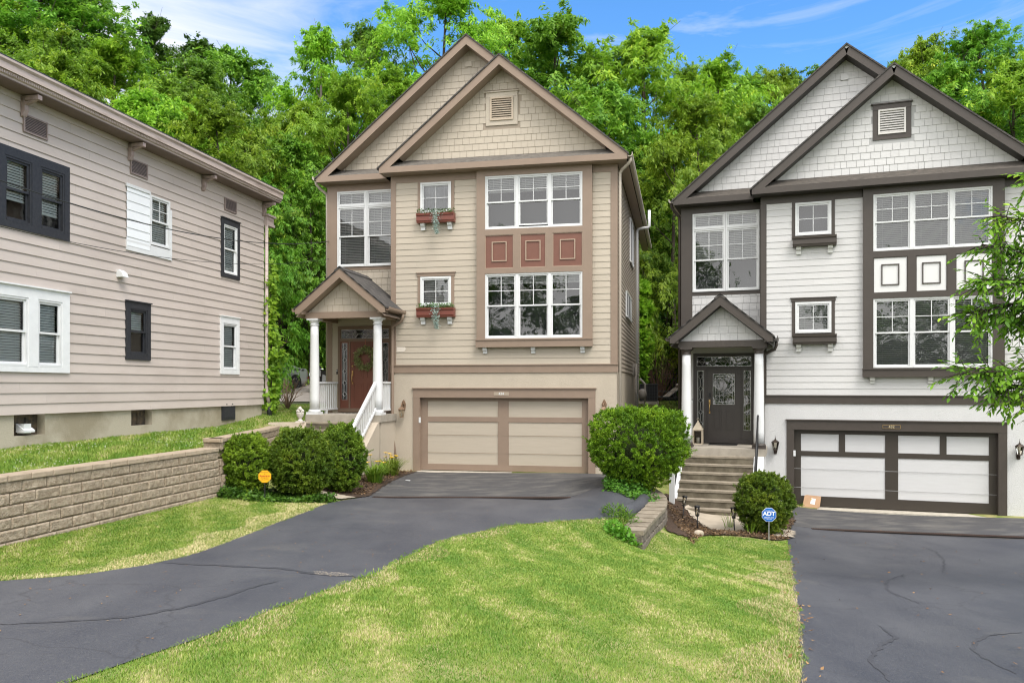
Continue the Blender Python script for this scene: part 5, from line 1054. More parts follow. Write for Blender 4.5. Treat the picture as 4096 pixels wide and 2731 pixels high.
# overhanging street tree at the right edge
def street_tree():
    r = np.random.default_rng(5); t = thing('street_tree', 'leafy tree leaning in from the right edge in front of the pale grey house', 'tree', (9.7,10.6,-.35)); m = MB()
    m.tube([(0,0,-.4),(.05,0,1.2),(-.05,.05,2.4),(.1,0,4.2),(0,0,6.4)], [.17,.14,.12,.08,.03], 10)
    tips = []
    def limb(a, b, r0, sag=0.0, n=5):
        a, b = Vector(a), Vector(b); P = [a.lerp(b,k/n)+Vector((0,0,sag*math.sin(math.pi*k/n)))+Vector(r.normal(0,.03,3)) for k in range(n+1)]; m.tube(P,[r0*(1-.85*k/n) for k in range(n+1)],6,cap=False); return P
    # limb ends relative to the trunk base
    groups = [((-3.25,-.1,5.1),.35,20),((-3.35,.1,4.72),.35,22),((-3.6,-.2,4.15),.3,26),((-3.72,.0,3.85),.28,24),((-3.1,.2,3.7),.3,20),((-2.85,0,5.6),.3,20),((-3.85,-.1,3.0),.2,22),((-3.25,.1,2.82),.2,24),((-2.9,-.1,2.6),.2,20),((-2.75,.2,3.15),.2,18),((-2.6,.1,4.4),.3,18),
              ((1.5,.8,5.5),.3,26),((.4,2.4,5.2),.3,26),((.6,-2.2,5.0),.3,26),((0,.2,7.0),.2,26),((-1.3,1.6,6.2),.3,24),((-1.4,-1.2,6.0),.3,24),((2.3,-.3,4.2),.3,22)]
    C = []; D = []; Nn = []
    for e, sg, ns in groups:
        z0 = 2.3 if e[2] < 3.2 else 3.4 if e[2] < 5.2 else 4.4
        P = limb((0,0,min(z0,e[2]+.25)), e, .05, sg); 
        for k in range(int(ns*5.5)):
            f = .38+.62*r.random(); i = min(int(f*5),4); base = P[i].lerp(P[i+1], f*5-i); dv = (P[i+1]-P[i]).normalized()
            d = np.array(dv)*.6+r.normal(0,.55,3)+np.array([0,0,-.15]); d /= np.linalg.norm(d); ln = r.uniform(.22,.5); e2 = Vector(np.array(base)+d*ln+np.array([0,0,-.06])); m.tube([base,base.lerp(e2,.5)+Vector((0,0,.02)),e2],[.007,.005,.002],3,cap=False)
            nl = 9; tt = np.linspace(.15,1,nl)[:,None]; Q = np.array(base)+(np.array(e2)-np.array(base))*tt; sd = unit(np.cross(d,[0,0,1.0])+1e-5); sg2 = np.where(np.arange(nl)%2,1,-1)[:,None]
            C.append(Q); D.append(d*.8+sd*sg2*.7+np.array([-.25,0,-.35])+r.normal(0,.25,(nl,3))); Nn.append(np.array([0,0,1.0])+r.normal(0,.4,(nl,3)))
    C = np.concatenate(C); D = np.concatenate(D); Nn = np.concatenate(Nn); n = len(C); s = r.uniform(.75,1.3,n)
    V, F = leaf_quads(C, D, Nn,   .092*s, .037*s, six=True); m.build('trunk', bark, t); np_mesh('crown', V, F, leaf_mat('street_leaf',(.085,.18,.014),(.21,.35,.026),(.38,.48,.05),.4,scale=1.5), t)
street_tree()

# ------------------------------------------------------------------ grass blades
def grass_mat(name, c1, c2, c3, bias):
    m = leaf_mat(name, c1, c2, c3, .35, 1.0); n = m.node_tree; K = n.links.new; cr = [x for x in n.nodes if x.bl_idname == 'ShaderNodeValToRGB'][0]
    tc = n.nodes.new('ShaderNodeTexCoord'); g = n.nodes.new('ShaderNodeNewGeometry'); acc = None
    def term(sock, w):
        nonlocal acc
        a = n.nodes.new('ShaderNodeMath'); a.operation = 'MULTIPLY_ADD'; K(sock, a.inputs[0]); a.inputs[1].default_value = w
        if acc is None: a.inputs[2].default_value = bias
        else: K(acc, a.inputs[2])
        acc = a.outputs[0]
    for sc, w, st in ((.7,1.05,(1.4,.6,1)),(3.1,1.1,(1.2,.7,1)),(14,.9,(1,1,1))):
        mp_ = n.nodes.new('ShaderNodeMapping'); mp_.inputs['Scale'].default_value = st; K(tc.outputs['Object'], mp_.inputs[0])
        t = n.nodes.new('ShaderNodeTexNoise'); t.inputs['Scale'].default_value = sc; t.inputs['Detail'].default_value = 4; K(mp_.outputs[0], t.inputs['Vector']); term(t.outputs[0], w)
    mp_ = n.nodes.new('ShaderNodeMapping'); mp_.inputs['Rotation'].default_value = (0,0,rad(-20)); K(tc.outputs['Object'], mp_.inputs[0])
    wv = n.nodes.new('ShaderNodeTexWave'); wv.inputs['Scale'].default_value = .42; wv.inputs['Distortion'].default_value = 1.6; wv.inputs['Detail'].default_value = 2; K(mp_.outputs[0], wv.inputs['Vector']); term(wv.outputs[1], .24)
    term(g.outputs['Random Per Island'], .6); K(acc, cr.inputs[0]); return m
GR = grass_mat('grass_blade', (.11,.215,.022), (.275,.345,.06), (.52,.45,.24), -1.46); GRD = grass_mat('dry_grass_blade', (.20,.26,.05), (.50,.42,.20), (.62,.52,.32), -1.08)
def grass(name, label, pts, dens, h, seed, avoid=None, wide=1.0, tall=1.0, m_=None):
    r = np.random.default_rng(seed); P = np.array(pts, float); lo, hi = P.min(0), P.max(0); N = int(dens*(hi[0]-lo[0])*(hi[1]-lo[1]))
    X = r.uniform(lo[0],hi[0],N); Y = r.uniform(lo[1],hi[1],N); k = poly_in(X,Y,pts); X, Y = X[k], Y[k]
    k = r.random(len(X)) < np.clip((8.5/np.maximum(Y,5))**1.3, .25, 1); X, Y = X[k], Y[k]
    k = np.abs(X/np.maximum(Y,.1)) < 1.0; X, Y = X[k], Y[k]
    if avoid is not None: k = ~avoid(X,Y); X, Y = X[k], Y[k]
    n = len(X); Z = ZT(X,Y)-.005; cl = .5+.5*np.sin(X*2.1+1.3*np.sin(Y*1.7))*np.cos(Y*1.3+X*.7); H_ = h*tall*r.uniform(.5,1.25,n)*(.7+.6*cl); a = r.random(n)*6.28; ln = H_*r.uniform(.15,.95,n)
    w = .0026*wide*np.clip(Y/6,.9,3.2)*r.uniform(.7,1.4,n); b = np.c_[X,Y,Z]; s = np.c_[np.cos(a+1.57),np.sin(a+1.57)*.4,np.zeros(n)]*w[:,None]; tip = b+np.c_[np.cos(a)*ln,np.sin(a)*ln,H_]; md = b+np.c_[np.cos(a)*ln*.3,np.sin(a)*ln*.3,H_*.6]
    V = np.stack([b-s,b+s,md+s*.8,tip,md-s*.8],1).reshape(-1,3); i = np.arange(n)[:,None]*5; F = np.concatenate([i+np.array([[0,1,2,4]]), i+np.array([[4,2,3,3]])],1).reshape(-1,4)
    F4 = (i+np.array([[0,1,2,4]])); 
    # two quads would need a degenerate corner, so the blade is one quad and one thin quad to the tip
    V = np.stack([b-s,b+s,md+s*.8,md-s*.8,md+s*.8,md-s*.8,tip-s*.12,tip+s*.12],1).reshape(-1,3); i = np.arange(n)[:,None]*8
    V = np.stack([b-s,b+s,md+s*.8,md-s*.8,tip+s*.1,tip-s*.1],1).reshape(-1,3); i = np.arange(n)[:,None]*6; F = np.concatenate([i+np.array([[0,1,2,3]]), i+np.array([[3,2,4,5]])],1).reshape(-1,4)
    return tag(np_mesh(name, V, F, m_ or GR), label, kind='stuff')
beds = lambda X,Y: poly_in(X,Y,[(3.2,16.45),(3.75,16.5),(4.1,17.05),(4.9,17.1),(5.6,16.95),(6.05,17.3),(6.7,19),(7.2,20),(7.6,22),(4,22),(3.62,19.2)]) | poly_in(X,Y,[(1.98,14.7),(2.33,14.5),(2.65,15.42),(3.22,16.95),(3.5,18),(3.0,18),(2.3,15.6)])
front = MR_[3:]+[(RL_[-1][0],0)]+RL_[:-1][::-1]
def edge(P, dx, y0=-1):  # wavy lawn edge hanging a little over the asphalt
    return [(x+dx*(.6+.7*math.sin(y*5.1)+.4*math.sin(y*13)),y) for x,y in P if y > y0]
def dense(P, st=.12):
    o = []
    for (ax,ay),(bx,by) in zip(P[:-1],P[1:]):
        n = max(1,int(math.hypot(bx-ax,by-ay)/st)); o += [(ax+(bx-ax)*k/n, ay+(by-ay)*k/n) for k in range(n)]
    return o+[P[-1]]
FL = edge(dense(MR_[4:]),-.05,3.5)+edge(dense(RL_[2:-1]),.05,3.5)[::-1]
FRONT = edge(dense(MR_[4:]),-.05,3.5)[::-1]+[(2.3,15.9),(3.2,16.3),(4.2,17.0),(5.6,16.95),(5.95,17.35)]+edge(dense(RL_[2:-1]),.05,3.5)
grass('grass', 'patchy mown grass of the front lawn between the two driveways', FRONT, 8500, .028, 1, beds)
grass('dry_grass', 'dry straw coloured grass along the edge of the right driveway', [(x-.42-.25*math.sin(y*2.3),y) for x,y in dense(RL_[3:-1])]+[(x+.03,y) for x,y in dense(RL_[3:-1])][::-1], 3800, .034, 11, beds, m_=GRD)
grass('dry_grass', 'dry grass at the crest of the lawn along the left driveway', [(x+.02,y) for x,y in dense(MR_[5:16])]+[(x+.3+.2*math.sin(y*3),y) for x,y in dense(MR_[5:16])][::-1], 2600, .034, 12, beds, m_=GRD)
LEFT = [(-7.6,7.9),(-7.0,10.9),(-6.05,16.0),(-4.9,15.9),(-3.85,16.2)]+edge(dense(ML_[5:15]),.05,5)
grass('grass', 'strip of dry grass between the block wall and the left driveway', LEFT, 6500, .03, 2, None)
grass('dry_grass', 'dry straw coloured grass at the edge of the left strip', [(x-.34-.3*math.sin(y*1.7)**2,y) for x,y in dense(ML_[5:15])]+[(x+.03,y) for x,y in dense(ML_[5:15])][::-1], 4200, .036, 13, None, m_=GRD)
UP = [(-8.2,6.0),(-7.35,10.9),(-6.35,16.2),(-6.5,20.5),(-6.7,21.4),(-5.75,22.4),(-5.8,31),(-10,31),(-7.25,23.9),(-9.4,14.0),(-11,7)]
grass('grass', 'upper lawn with clover between the block wall and the pink house', UP, 4000, .06, 3, None)
grass('grass', 'rough grass rising between the tan and pale grey houses', [(3.75,27),(4.4,38.1),(9.5,38.1),(7.5,30),(5.2,26.5)], 4500, .07, 14, None)
r = np.random.default_rng(9); X = r.uniform(-9,-6.3,1500); Y = r.uniform(10.5,21,1500); k = poly_in(X,Y,UP); X, Y = X[k], Y[k]; k = np.sin(X*2)*np.cos(Y*1.3)+.4*r.normal(size=len(X)) > .1; X, Y = X[k][:330], Y[k][:330]
m = MB()
for x, y in zip(X,Y): m.blob((x,y,zt(x,y)+.05), .0075, 5, 3)
tag(m.build('clover_flowers', mat('clover_white',(.7,.68,.6),.8)), 'white clover flowers scattered over the upper lawn', kind='stuff')
# tufts hanging over the driveway edge
TUFT = leaf_mat('tuft_blade', (.10,.2,.015), (.19,.29,.03), (.4,.33,.13), .35, scale=1)
def edge_tufts():
    r = np.random.default_rng(21); Vs = []; Fs = []; k0 = 0; P = dense(MR_[6:17], .16)
    for (x,y) in P:
        if r.random() < .45: continue
        n = r.integers(8,22); a = r.uniform(1.2,4.6,n); b = np.array([x+.04,y,zt(x,y)+.01])+r.normal(0,.05,(n,3))*[1,1,.0]; d = np.c_[np.cos(a),np.sin(a),r.uniform(.25,1.1,n)]
        V, F = leaf_quads(b, d, np.array([0,0,1.0])+r.normal(0,.3,(n,3)), r.uniform(.03,.085,n), r.uniform(.006,.013,n)); Vs.append(V); Fs.append(F+k0); k0 += len(V)
    tag(np_mesh('edge_grass', np.concatenate(Vs), np.concatenate(Fs), TUFT), 'coarse grass hanging over the edge of the left driveway', kind='stuff')
edge_tufts()
# litter of dry leaves and mulch chips
def litter(name, label, pts, n, size, mt_, seed, off=.03, flat=.25):
    r = np.random.default_rng(seed); P = np.array(pts, float); lo, hi = P.min(0), P.max(0); X = r.uniform(lo[0],hi[0],n*4); Y = r.uniform(lo[1],hi[1],n*4); k = poly_in(X,Y,pts); X, Y = X[k][:n], Y[k][:n]; c = np.c_[X,Y,ZT(X,Y)+off]
    V, F = leaf_quads(c, np.c_[r.normal(0,1,len(X)),r.normal(0,1,len(X)),r.normal(0,flat,len(X))], np.array([0,0,1.0])+r.normal(0,flat,(len(X),3)), size*r.uniform(.5,1.4,len(X)), size*.55*r.uniform(.5,1.3,len(X))); return tag(np_mesh(name, V, F, mt_), label, kind='stuff')
DRY = leaf_mat('dry_leaf', (.16,.085,.04), (.36,.22,.09), (.5,.38,.2), .1, scale=3); CHIP = leaf_mat('mulch_chip', (.045,.028,.018), (.14,.08,.042), (.30,.18,.09), 0, scale=3)
litter('mulch_chips','dark and rusty mulch chips at the foot of the steps',[(3.6,15.95),(4.1,17.1),(5.6,17.0),(6.0,17.35),(6.6,19.0),(7.05,19.95),(6.2,20.3),(5.9,18.8),(5.0,18.2),(4.3,20.3),(3.8,20.3),(3.7,17.6)],5200,.06,CHIP,31,.045,.4)
litter('mulch_chips','mulch chips along the tan garage bed',[(-2.85,23.4),(-3.15,21.6),(-3.36,19.6),(-3.4,18.5),(-4.2,18.3),(-4.0,23.2)],2200,.06,CHIP,32,.045,.4)
litter('fallen_leaves','dry brown leaves along the right driveway edge',[(x-.1,y) for x,y in RL_[2:-1]]+[(x+.16,y) for x,y in RL_[2:-1]][::-1],650,.05,DRY,33,.035,.4)
litter('fallen_leaves','scattered dry leaves on the right driveway',RL_[1:-1]+RR_[1:-2][::-1],120,.045,DRY,34,.03,.2)
litter('sand_grains','pale sand washed into a dip of the left driveway',[(-2.35,9.5),(-2.0,9.42),(-1.82,9.3),(-2.0,9.2),(-2.3,9.3)],420,.013,mat('sand',(.36,.31,.24),.95),41,.02,.1)
litter('lawn_debris','thin dry specks and clippings on the left driveway',MR_[4:-2]+ML_[5:-2][::-1],260,.03,DRY,35,.022,.1)
litter('yew_litter','rusty fallen needles beside the low curved wall',[(2.9,17.35),(3.3,17.5),(3.6,18.6),(3.2,18.4)],500,.04,leaf_mat('rust_needle',(.2,.07,.02),(.36,.14,.04),None,0,scale=3),36,.05,.3)

# ------------------------------------------------------------------ small things
def octo(R, y0, y1): m = MB(); m.prism([(R*math.cos(math.pi/8+k*math.pi/4), R*math.sin(math.pi/8+k*math.pi/4)) for k in range(8)],'y',y0,y1); return m
def yard_sign(name, label, x, y, R, zc, rz, face, rim, post, lines):
    z = zt(x,y); t = thing(name, label, 'sign', (x,y,z), rz); o = octo(R, 0, .006).build('sign_panel', rim, t, loc=(0,0,zc)); octo(R*.95, -.0025, 0).build('sign_face', face, o)
    m = MB(); m.box(-.009,.009,.007,.016,-.15,zc-.0); m.build('stake', post, t)
    for s, size, dz, mt_, sx, b in lines: text('lettering', s, size, o, (0,-.0035,dz), (rad(90),0,0), mt_, .0006, sx, b)
    return t
wl = mat('sign_white', (.8,.8,.8), .4); dk = mat('sign_dark', (.03,.02,.015), .5); rd_ = mat('sign_red', (.4,.03,.02), .5)
yard_sign('yard_sign','blue octagonal security sign on a thin stake at the lawn edge',5.43,16.9,.158,.56,-.12,mat('sign_blue',(.012,.13,.50),.35),wl,mat('galvanised',(.45,.46,.45),.4,metal=.6),
 [('SECURED BY',.026,.083,wl,1,0),('ADT',.118,.018,wl,1.05,.004),('(800)ADT-ASAP',.029,-.062,wl,1,.0006),('ADT.COM',.024,-.095,wl,1,0)])
yard_sign('yard_sign','yellow octagonal security sign in front of the boxwood bushes',-4.93,15.95,.135,.5,.15,mat('sign_yellow',(.80,.40,.012),.4),mat('sign_rim',(.35,.17,.01),.5),black_metal,
 [('PROTECTED',.026,.08,dk,1,0),('BY',.024,.052,dk,1,0),('Koorsen',.056,.012,rd_,1,.0015),('FIRE & SECURITY',.022,-.025,dk,1,0),('1-888-KOORSEN',.022,-.062,dk,1,0)])
def path_light():
    t = thing('path_light', 'black solar path light', 'garden light'); m = MB(); m.tube([(0,0,-.15),(0,0,.24)], .011, 8); m.build('stake', black_metal, t)
    m = MB(); m.lathe([(.03,.235),(.036,.24),(.036,.255)],0,0,14); m.lathe([(.05,.40),(.052,.405),(.052,.425),(.03,.43)],0,0,14)
    for k in range(4): a = k*1.571+.4; m.tube([(.034*math.cos(a),.034*math.sin(a),.25),(.046*math.cos(a),.046*math.sin(a),.405)], .004, 4)
    m.build('lamp_head', black_metal, t); m = MB(); m.lathe([(.03,.256),(.042,.40)],0,0,14); m.build('lamp_shade', lantern_glass, t); m = MB(); m.tube([(0,0,.256),(0,0,.33)],.012,8); m.build('led_tube', white_paint, t); return t
PL = path_light()
for i, (x,y,lab,tx) in enumerate([(4.17,19.55,'black path light beside the white newel post at the lowest step',.1),(4.40,18.95,'black path light in the mulch left of the concrete path',-.09),(5.08,18.25,'black path light on the path edge next to the round boxwood',.1)]):
    t = PL if i == 0 else PL.copy()
    if i:
        COL.objects.link(t)
        for c in list(PL.children): q = c.copy(); COL.objects.link(q); q.parent = t
    t.location = (x,y,zt(x,y)+.03); t.scale = (1.25,1.25,1.3); t.rotation_euler = (0,tx,i); tag(t, lab, 'garden light', 'path lights by the concrete steps')
m = MB(); m.blob((0,0,0),(.11,.085,.075),14,9,jit=.12); tag(m.build('stone', mat('pale_stone',(.46,.39,.3),.9,var=.3,scale=9,bump=.5,bscale=30), None, loc=(3.98,17.05,zt(3.98,17.05)+.06)), 'single pale rounded stone on the mulch edge', 'stone')
m = MB(); m.box(-.025,.025,-.06,.06,0,.02); tag(m.build('paper_scrap', white_paint, None, loc=(-2.72,20.9,zt(-2.72,20.9)+.035), rot=(0,0,1)), 'small white scrap lying on the tan garage apron', 'litter')
# parcel leaning on the pale grey garage door
t = thing('parcel','brown paper parcel leaning against the pale grey garage door','parcel'); t.parent = None
q = HR.matrix_basis @ Matrix.Translation((-2.12,-.12,.0)) if False else None
Rz = -rad(19.6); hx = 10.28+(-2.06)*math.cos(Rz)-(-.13)*math.sin(Rz); hy = 21.63+(-2.06)*math.sin(Rz)+(-.13)*math.cos(Rz); t.location = (hx,hy,-.865); t.rotation_euler = (rad(-28),0,Rz); t.scale = (.74,.8,.78)
m = MB(); m.prism([(-.30,0.02),(-.22,0),(.24,-.03),(.31,.05),(.36,.42),(.30,.43),(-.14,.46),(-.22,.44)],'y',-.03,.03); m.build('parcel_body', mat('kraft_paper',(.42,.26,.15),.8,var=.15,scale=6,bump=.4,bscale=12), t)
m = MB(); m.prism([(-.03,.13),(.13,.10),(.17,.32),(.02,.34)],'y',-.0335,-.0305); lb = m.build('address_label', white_paint, t)
m = MB(); m.prism([(-.0,.27),(.045,.265),(.05,.31),(.005,.315)],'y',-.036,-.0345); m.build('sticker', mat('sticker_yellow',(.7,.45,.05),.5), lb)
# doormats, urn, lantern, wreath
def at(H, u, v, w, a):
    c, s = math.cos(a), math.sin(a); return (H[0]+u*c-v*s, H[1]+u*s+v*c, H[2]+w)
LM, LR = (-.283,23.18,0), (10.28,21.63,-.88); aM, aR = -rad(11.9), -rad(19.6)
m = MB(); m.box(-.45,.45,-.26,.26,0,.015); tag(m.build('doormat', mat('mat_pattern',(.05,.045,.04),.9,col2=(.3,.28,.25),scale=22,thr=(.48,.52)), None, loc=at(LM,-4.4,.02,1.681,aM), rot=(0,0,aM)), 'patterned grey doormat on the tan house porch', 'doormat')
m = MB(); m.box(-.4,.4,-.24,.24,0,.014); tag(m.build('doormat', mat('mat_black',(.018,.017,.016),.95,bump=.6,bscale=200), None, loc=at(LR,-4.45,.1,1.681,aR), rot=(0,0,aR)), 'plain black doormat before the charcoal door', 'doormat')
t = thing('garden_urn','small white stone urn of carved fruit beside the tan porch column','urn',at(LM,-5.58,-1.5,1.47,aM)); stone = mat('white_stone',(.62,.58,.52),.9,var=.2,scale=14,bump=.4,bscale=50)
m = MB(); m.box(-.13,.13,-.13,.13,0,.04); m.lathe([(.11,.04),(.08,.07),(.05,.1),(.045,.13),(.07,.16),(.105,.22),(.125,.3),(.13,.33),(.12,.345)],0,0,18); m.build('urn_body', stone, t)
m = MB(); rr = random.Random(3)
for k in range(26): a = rr.random()*6.28; e = rr.random()**.5; m.blob((.105*e*math.cos(a),.105*e*math.sin(a),.36+.15*(1-e*e)+.02*rr.random()),.04,8,5)
m.build('carved_fruit', stone, t); t.scale = (.85,.85,.8)
t = thing('floor_lantern','cream metal lantern standing beside the pale grey house door','lantern',at(LR,-5.16,.12,1.68,aR),aR); cm = mat('cream_metal',(.62,.53,.4),.5,var=.1,scale=9)
m = MB(); w = .14; m.box(-w,w,-w,w,0,.03); m.box(-w,w,-w,w,.40,.43)
for sx in (-1,1):
    for sy in (-1,1): m.box(sx*w-.013*(1+sx),sx*w+.013*(1-sx),sy*w-.013*(1+sy),sy*w+.013*(1-sy),.03,.40)
m.build('lantern_frame', cm, t); m = MB(); m.lathe([(.21,.43),(.205,.44),(.03,.66),(.025,.69)],0,0,4,ph=.5); m.tube([(-.02,0,.69),(-.035,0,.73),(0,0,.77),(.035,0,.73),(.02,0,.69)],.006,6); m.build('lantern_roof', cm, t)
m = MB(); m.box(-w+.015,w-.015,-w+.008,w-.008,.03,.40); m.build('lantern_glass', lantern_glass, t); m = MB(); m.lathe([(.045,.03),(.045,.2)],0,0,12); m.build('candle', white_paint, t)
def wreath():
    t = thing('door_wreath','leafy wreath with purple berries hanging on the maroon door','wreath',at(LM,-4.43,.52,3.35,aM),aM); r = np.random.default_rng(6); n = 900; a = r.random(n)*6.28; q = .25+r.normal(0,.045,n); P = np.c_[q*np.cos(a), r.normal(-.03,.025,n), q*np.sin(a)]
    V, F = leaf_quads(P, np.c_[np.cos(a)+r.normal(0,.8,n), r.normal(-.3,.5,n), np.sin(a)+r.normal(0,.8,n)], np.array([0,-1.0,.3])+r.normal(0,.5,(n,3)), .075*r.uniform(.6,1.4,n), .032*r.uniform(.6,1.4,n)); np_mesh('leaves', V, F, leaf_mat('wreath_leaf',(.10,.125,.035),(.25,.26,.10),(.45,.42,.2),.1,scale=9), t)
    m = MB()
    for k in range(26): b = r.random()*6.28; q = .23+r.normal(0,.05); m.blob((q*math.cos(b),-.06,q*math.sin(b)),.014,6,4)
    m.build('berries', mat('berry',(.16,.015,.07),.5), t); m = MB(); m.box(-.012,.012,-.005,0,.24,.58); m.build('ribbon', mat('copper_ribbon',(.3,.1,.05),.4), t)
wreath()
# trailing plants in the red window boxes
POT = leaf_mat('planter_leaf', (.05,.12,.03), (.14,.26,.07), (.25,.36,.1), .25, scale=4); SIL = leaf_mat('silver_leaf', (.28,.40,.36), (.48,.60,.56), None, .2, scale=5)
for z, lab in ((7.56,'silver green trailing plant in the upper red window box'),(4.79,'silver green trailing plant in the lower red window box')):
    t = thing('trailing_plant', lab, 'plant', at(LM,-1.97,-.13,z,aM), aM, 'plants in the red window boxes'); r = np.random.default_rng(int(z*10)); n = 700; P = np.c_[r.uniform(-.55,.55,n), r.normal(-.02,.05,n), r.random(n)**1.4*.16-.03]; V, F = foliage_cloud(r, n, P, (.055,.03), -.2); np_mesh('box_foliage', V, F, POT, t)
    n = 620; f = r.random(n)**.8; P = np.c_[.03+r.normal(0,.075,n)*(1-.55*f)+.05*f, -.15+r.normal(0,.025,n)-.05*np.sin(f*3), .1-f*.72]; V, F = foliage_cloud(r, n, P, (.04,.022), .8); np_mesh('trailing_strand', V, F, SIL, t)
# overhead service wires
def wire(label, pts, rds):
    m = MB(); P = []
    for k in range(41):
        f = k/40; a, b, c = [Vector(p) for p in pts]; P.append(a*(1-f)**2+b*2*f*(1-f)+c*f*f)
    m.tube(P, rds, 6); return tag(m.build('service_wire', mat('wire_black',(.02,.022,.02),.6), None), label, 'wire', 'overhead service wires')
wire('thick overhead wire crossing the pink house wall to the tan house', [(-8.2,11.6,5.75),(-6.5,17.3,5.2),at(LM,-5.72,1.2,7.15,aM)], .010)
wire('thin overhead wire below the thick one', [(-8.0,11.8,4.95),(-6.4,17.3,4.75),at(LM,-5.72,1.2,6.6,aM)], .0055)
# air conditioner, lounger and fence in the gap between the houses
def ac_unit():
    x, y = 5.95, 34.8; t = thing('air_conditioner','square black air conditioner unit between the two houses','air conditioner',(x,y,float(TB(x,y))+.18), -.2); m = MB(); m.box(-.36,.36,-.36,.36,0,.72); m.build('cabinet', mat('ac_dark',(.012,.013,.015),.6), t)
    m = MB()
    for k in range(11): z = .05+k*.063; frame_xy(m,.375,z)
    for k in range(8):
        p = -.36+.72*k/7
        for sx, sy in ((p,-.372),(p,.372),(-.372,p),(.372,p)): m.box(sx-.005,sx+.005,sy-.005,sy+.005,.02,.72)
    m.box(-.39,.39,-.39,.39,.72,.75); m.build('grille', mat('ac_grille',(.06,.065,.07),.5), t); m = MB(); m.box(-.42,.42,-.42,.42,-.3,-.0); m.build('pad', concrete, t)
def frame_xy(m, h, z):
    m.box(-h,h,-h,-h+.012,z,z+.008); m.box(-h,h,h-.012,h,z,z+.008); m.box(-h,-h+.012,-h,h,z,z+.008); m.box(h-.012,h,-h,h,z,z+.008)
ac_unit()
def lounger():
    x, y = 6.75, 35.6; t = thing('patio_lounger','striped patio lounger behind the air conditioner','lounger',(x,y,float(TB(x,y))), .25); m = MB(); cl = mat('sling_cloth',(.42,.36,.31),.8,col2=(.08,.07,.07),scale=5,stretch=(1,8,1),thr=(.5,.52))
    m.prism([(-.9,.42),(.1,.38),(.75,.85),(.77,.83),(.12,.35),(-.9,.39)],'y',-.32,.32); m.build('sling', cl, t); m = MB()
    for yy in (-.34,.34): m.tube([(-.95,yy,.38),(.1,yy,.36),(.8,yy,.86)],.018,6); m.tube([(-.7,yy,.38),(-.8,yy,0)],.016,6); m.tube([(.3,yy,.45),(.5,yy,0)],.016,6); m.tube([(-.3,yy,.38),(-.1,yy,.62),(.35,yy,.6)],.014,6)
    m.tube([(.8,-.34,.86),(.8,.34,.86)],.018,6); m.build('lounger_frame', mat('dark_green_metal',(.02,.03,.028),.5), t)
    m = MB(); m.blob((.72,0,.9),(.09,.26,.07),10,6); m.build('headrest', mat('cushion',(.45,.4,.35),.8), t)
lounger()
def fence():
    t = thing('metal_fence','black metal picket fence behind the air conditioner','fence'); m = MB(); p = []; x0, x1, Y = 4.2, 12.5, 38.3
    m2 = MB(); n = 62
    for k in range(n): x = x0+(x1-x0)*k/(n-1); z = float(TB(x,Y)); m2.box(x-.012,x+.012,Y-.012,Y+.012,z+.05,z+1.42)
    m2.build('pickets', black_metal, t)
    for q in range(5):
        x = x0+(x1-x0)*q/4; z = float(TB(x,Y)); o = MB(); o.box(x-.04,x+.04,Y-.04,Y+.04,z-.1,z+1.5); o.lathe([(.045,z+1.5),(.02,z+1.56)],x,Y,8); o.build('post', black_metal, t)
    for h in (.15,1.1,1.3):
        for q in range(4): xa, xb = x0+(x1-x0)*q/4, x0+(x1-x0)*(q+1)/4; za, zb = float(TB(xa,Y)), float(TB(xb,Y)); m.tube([(xa,Y,za+h),(xb,Y,zb+h)],.02,4)
    m.build('rails', black_metal, t)
fence()
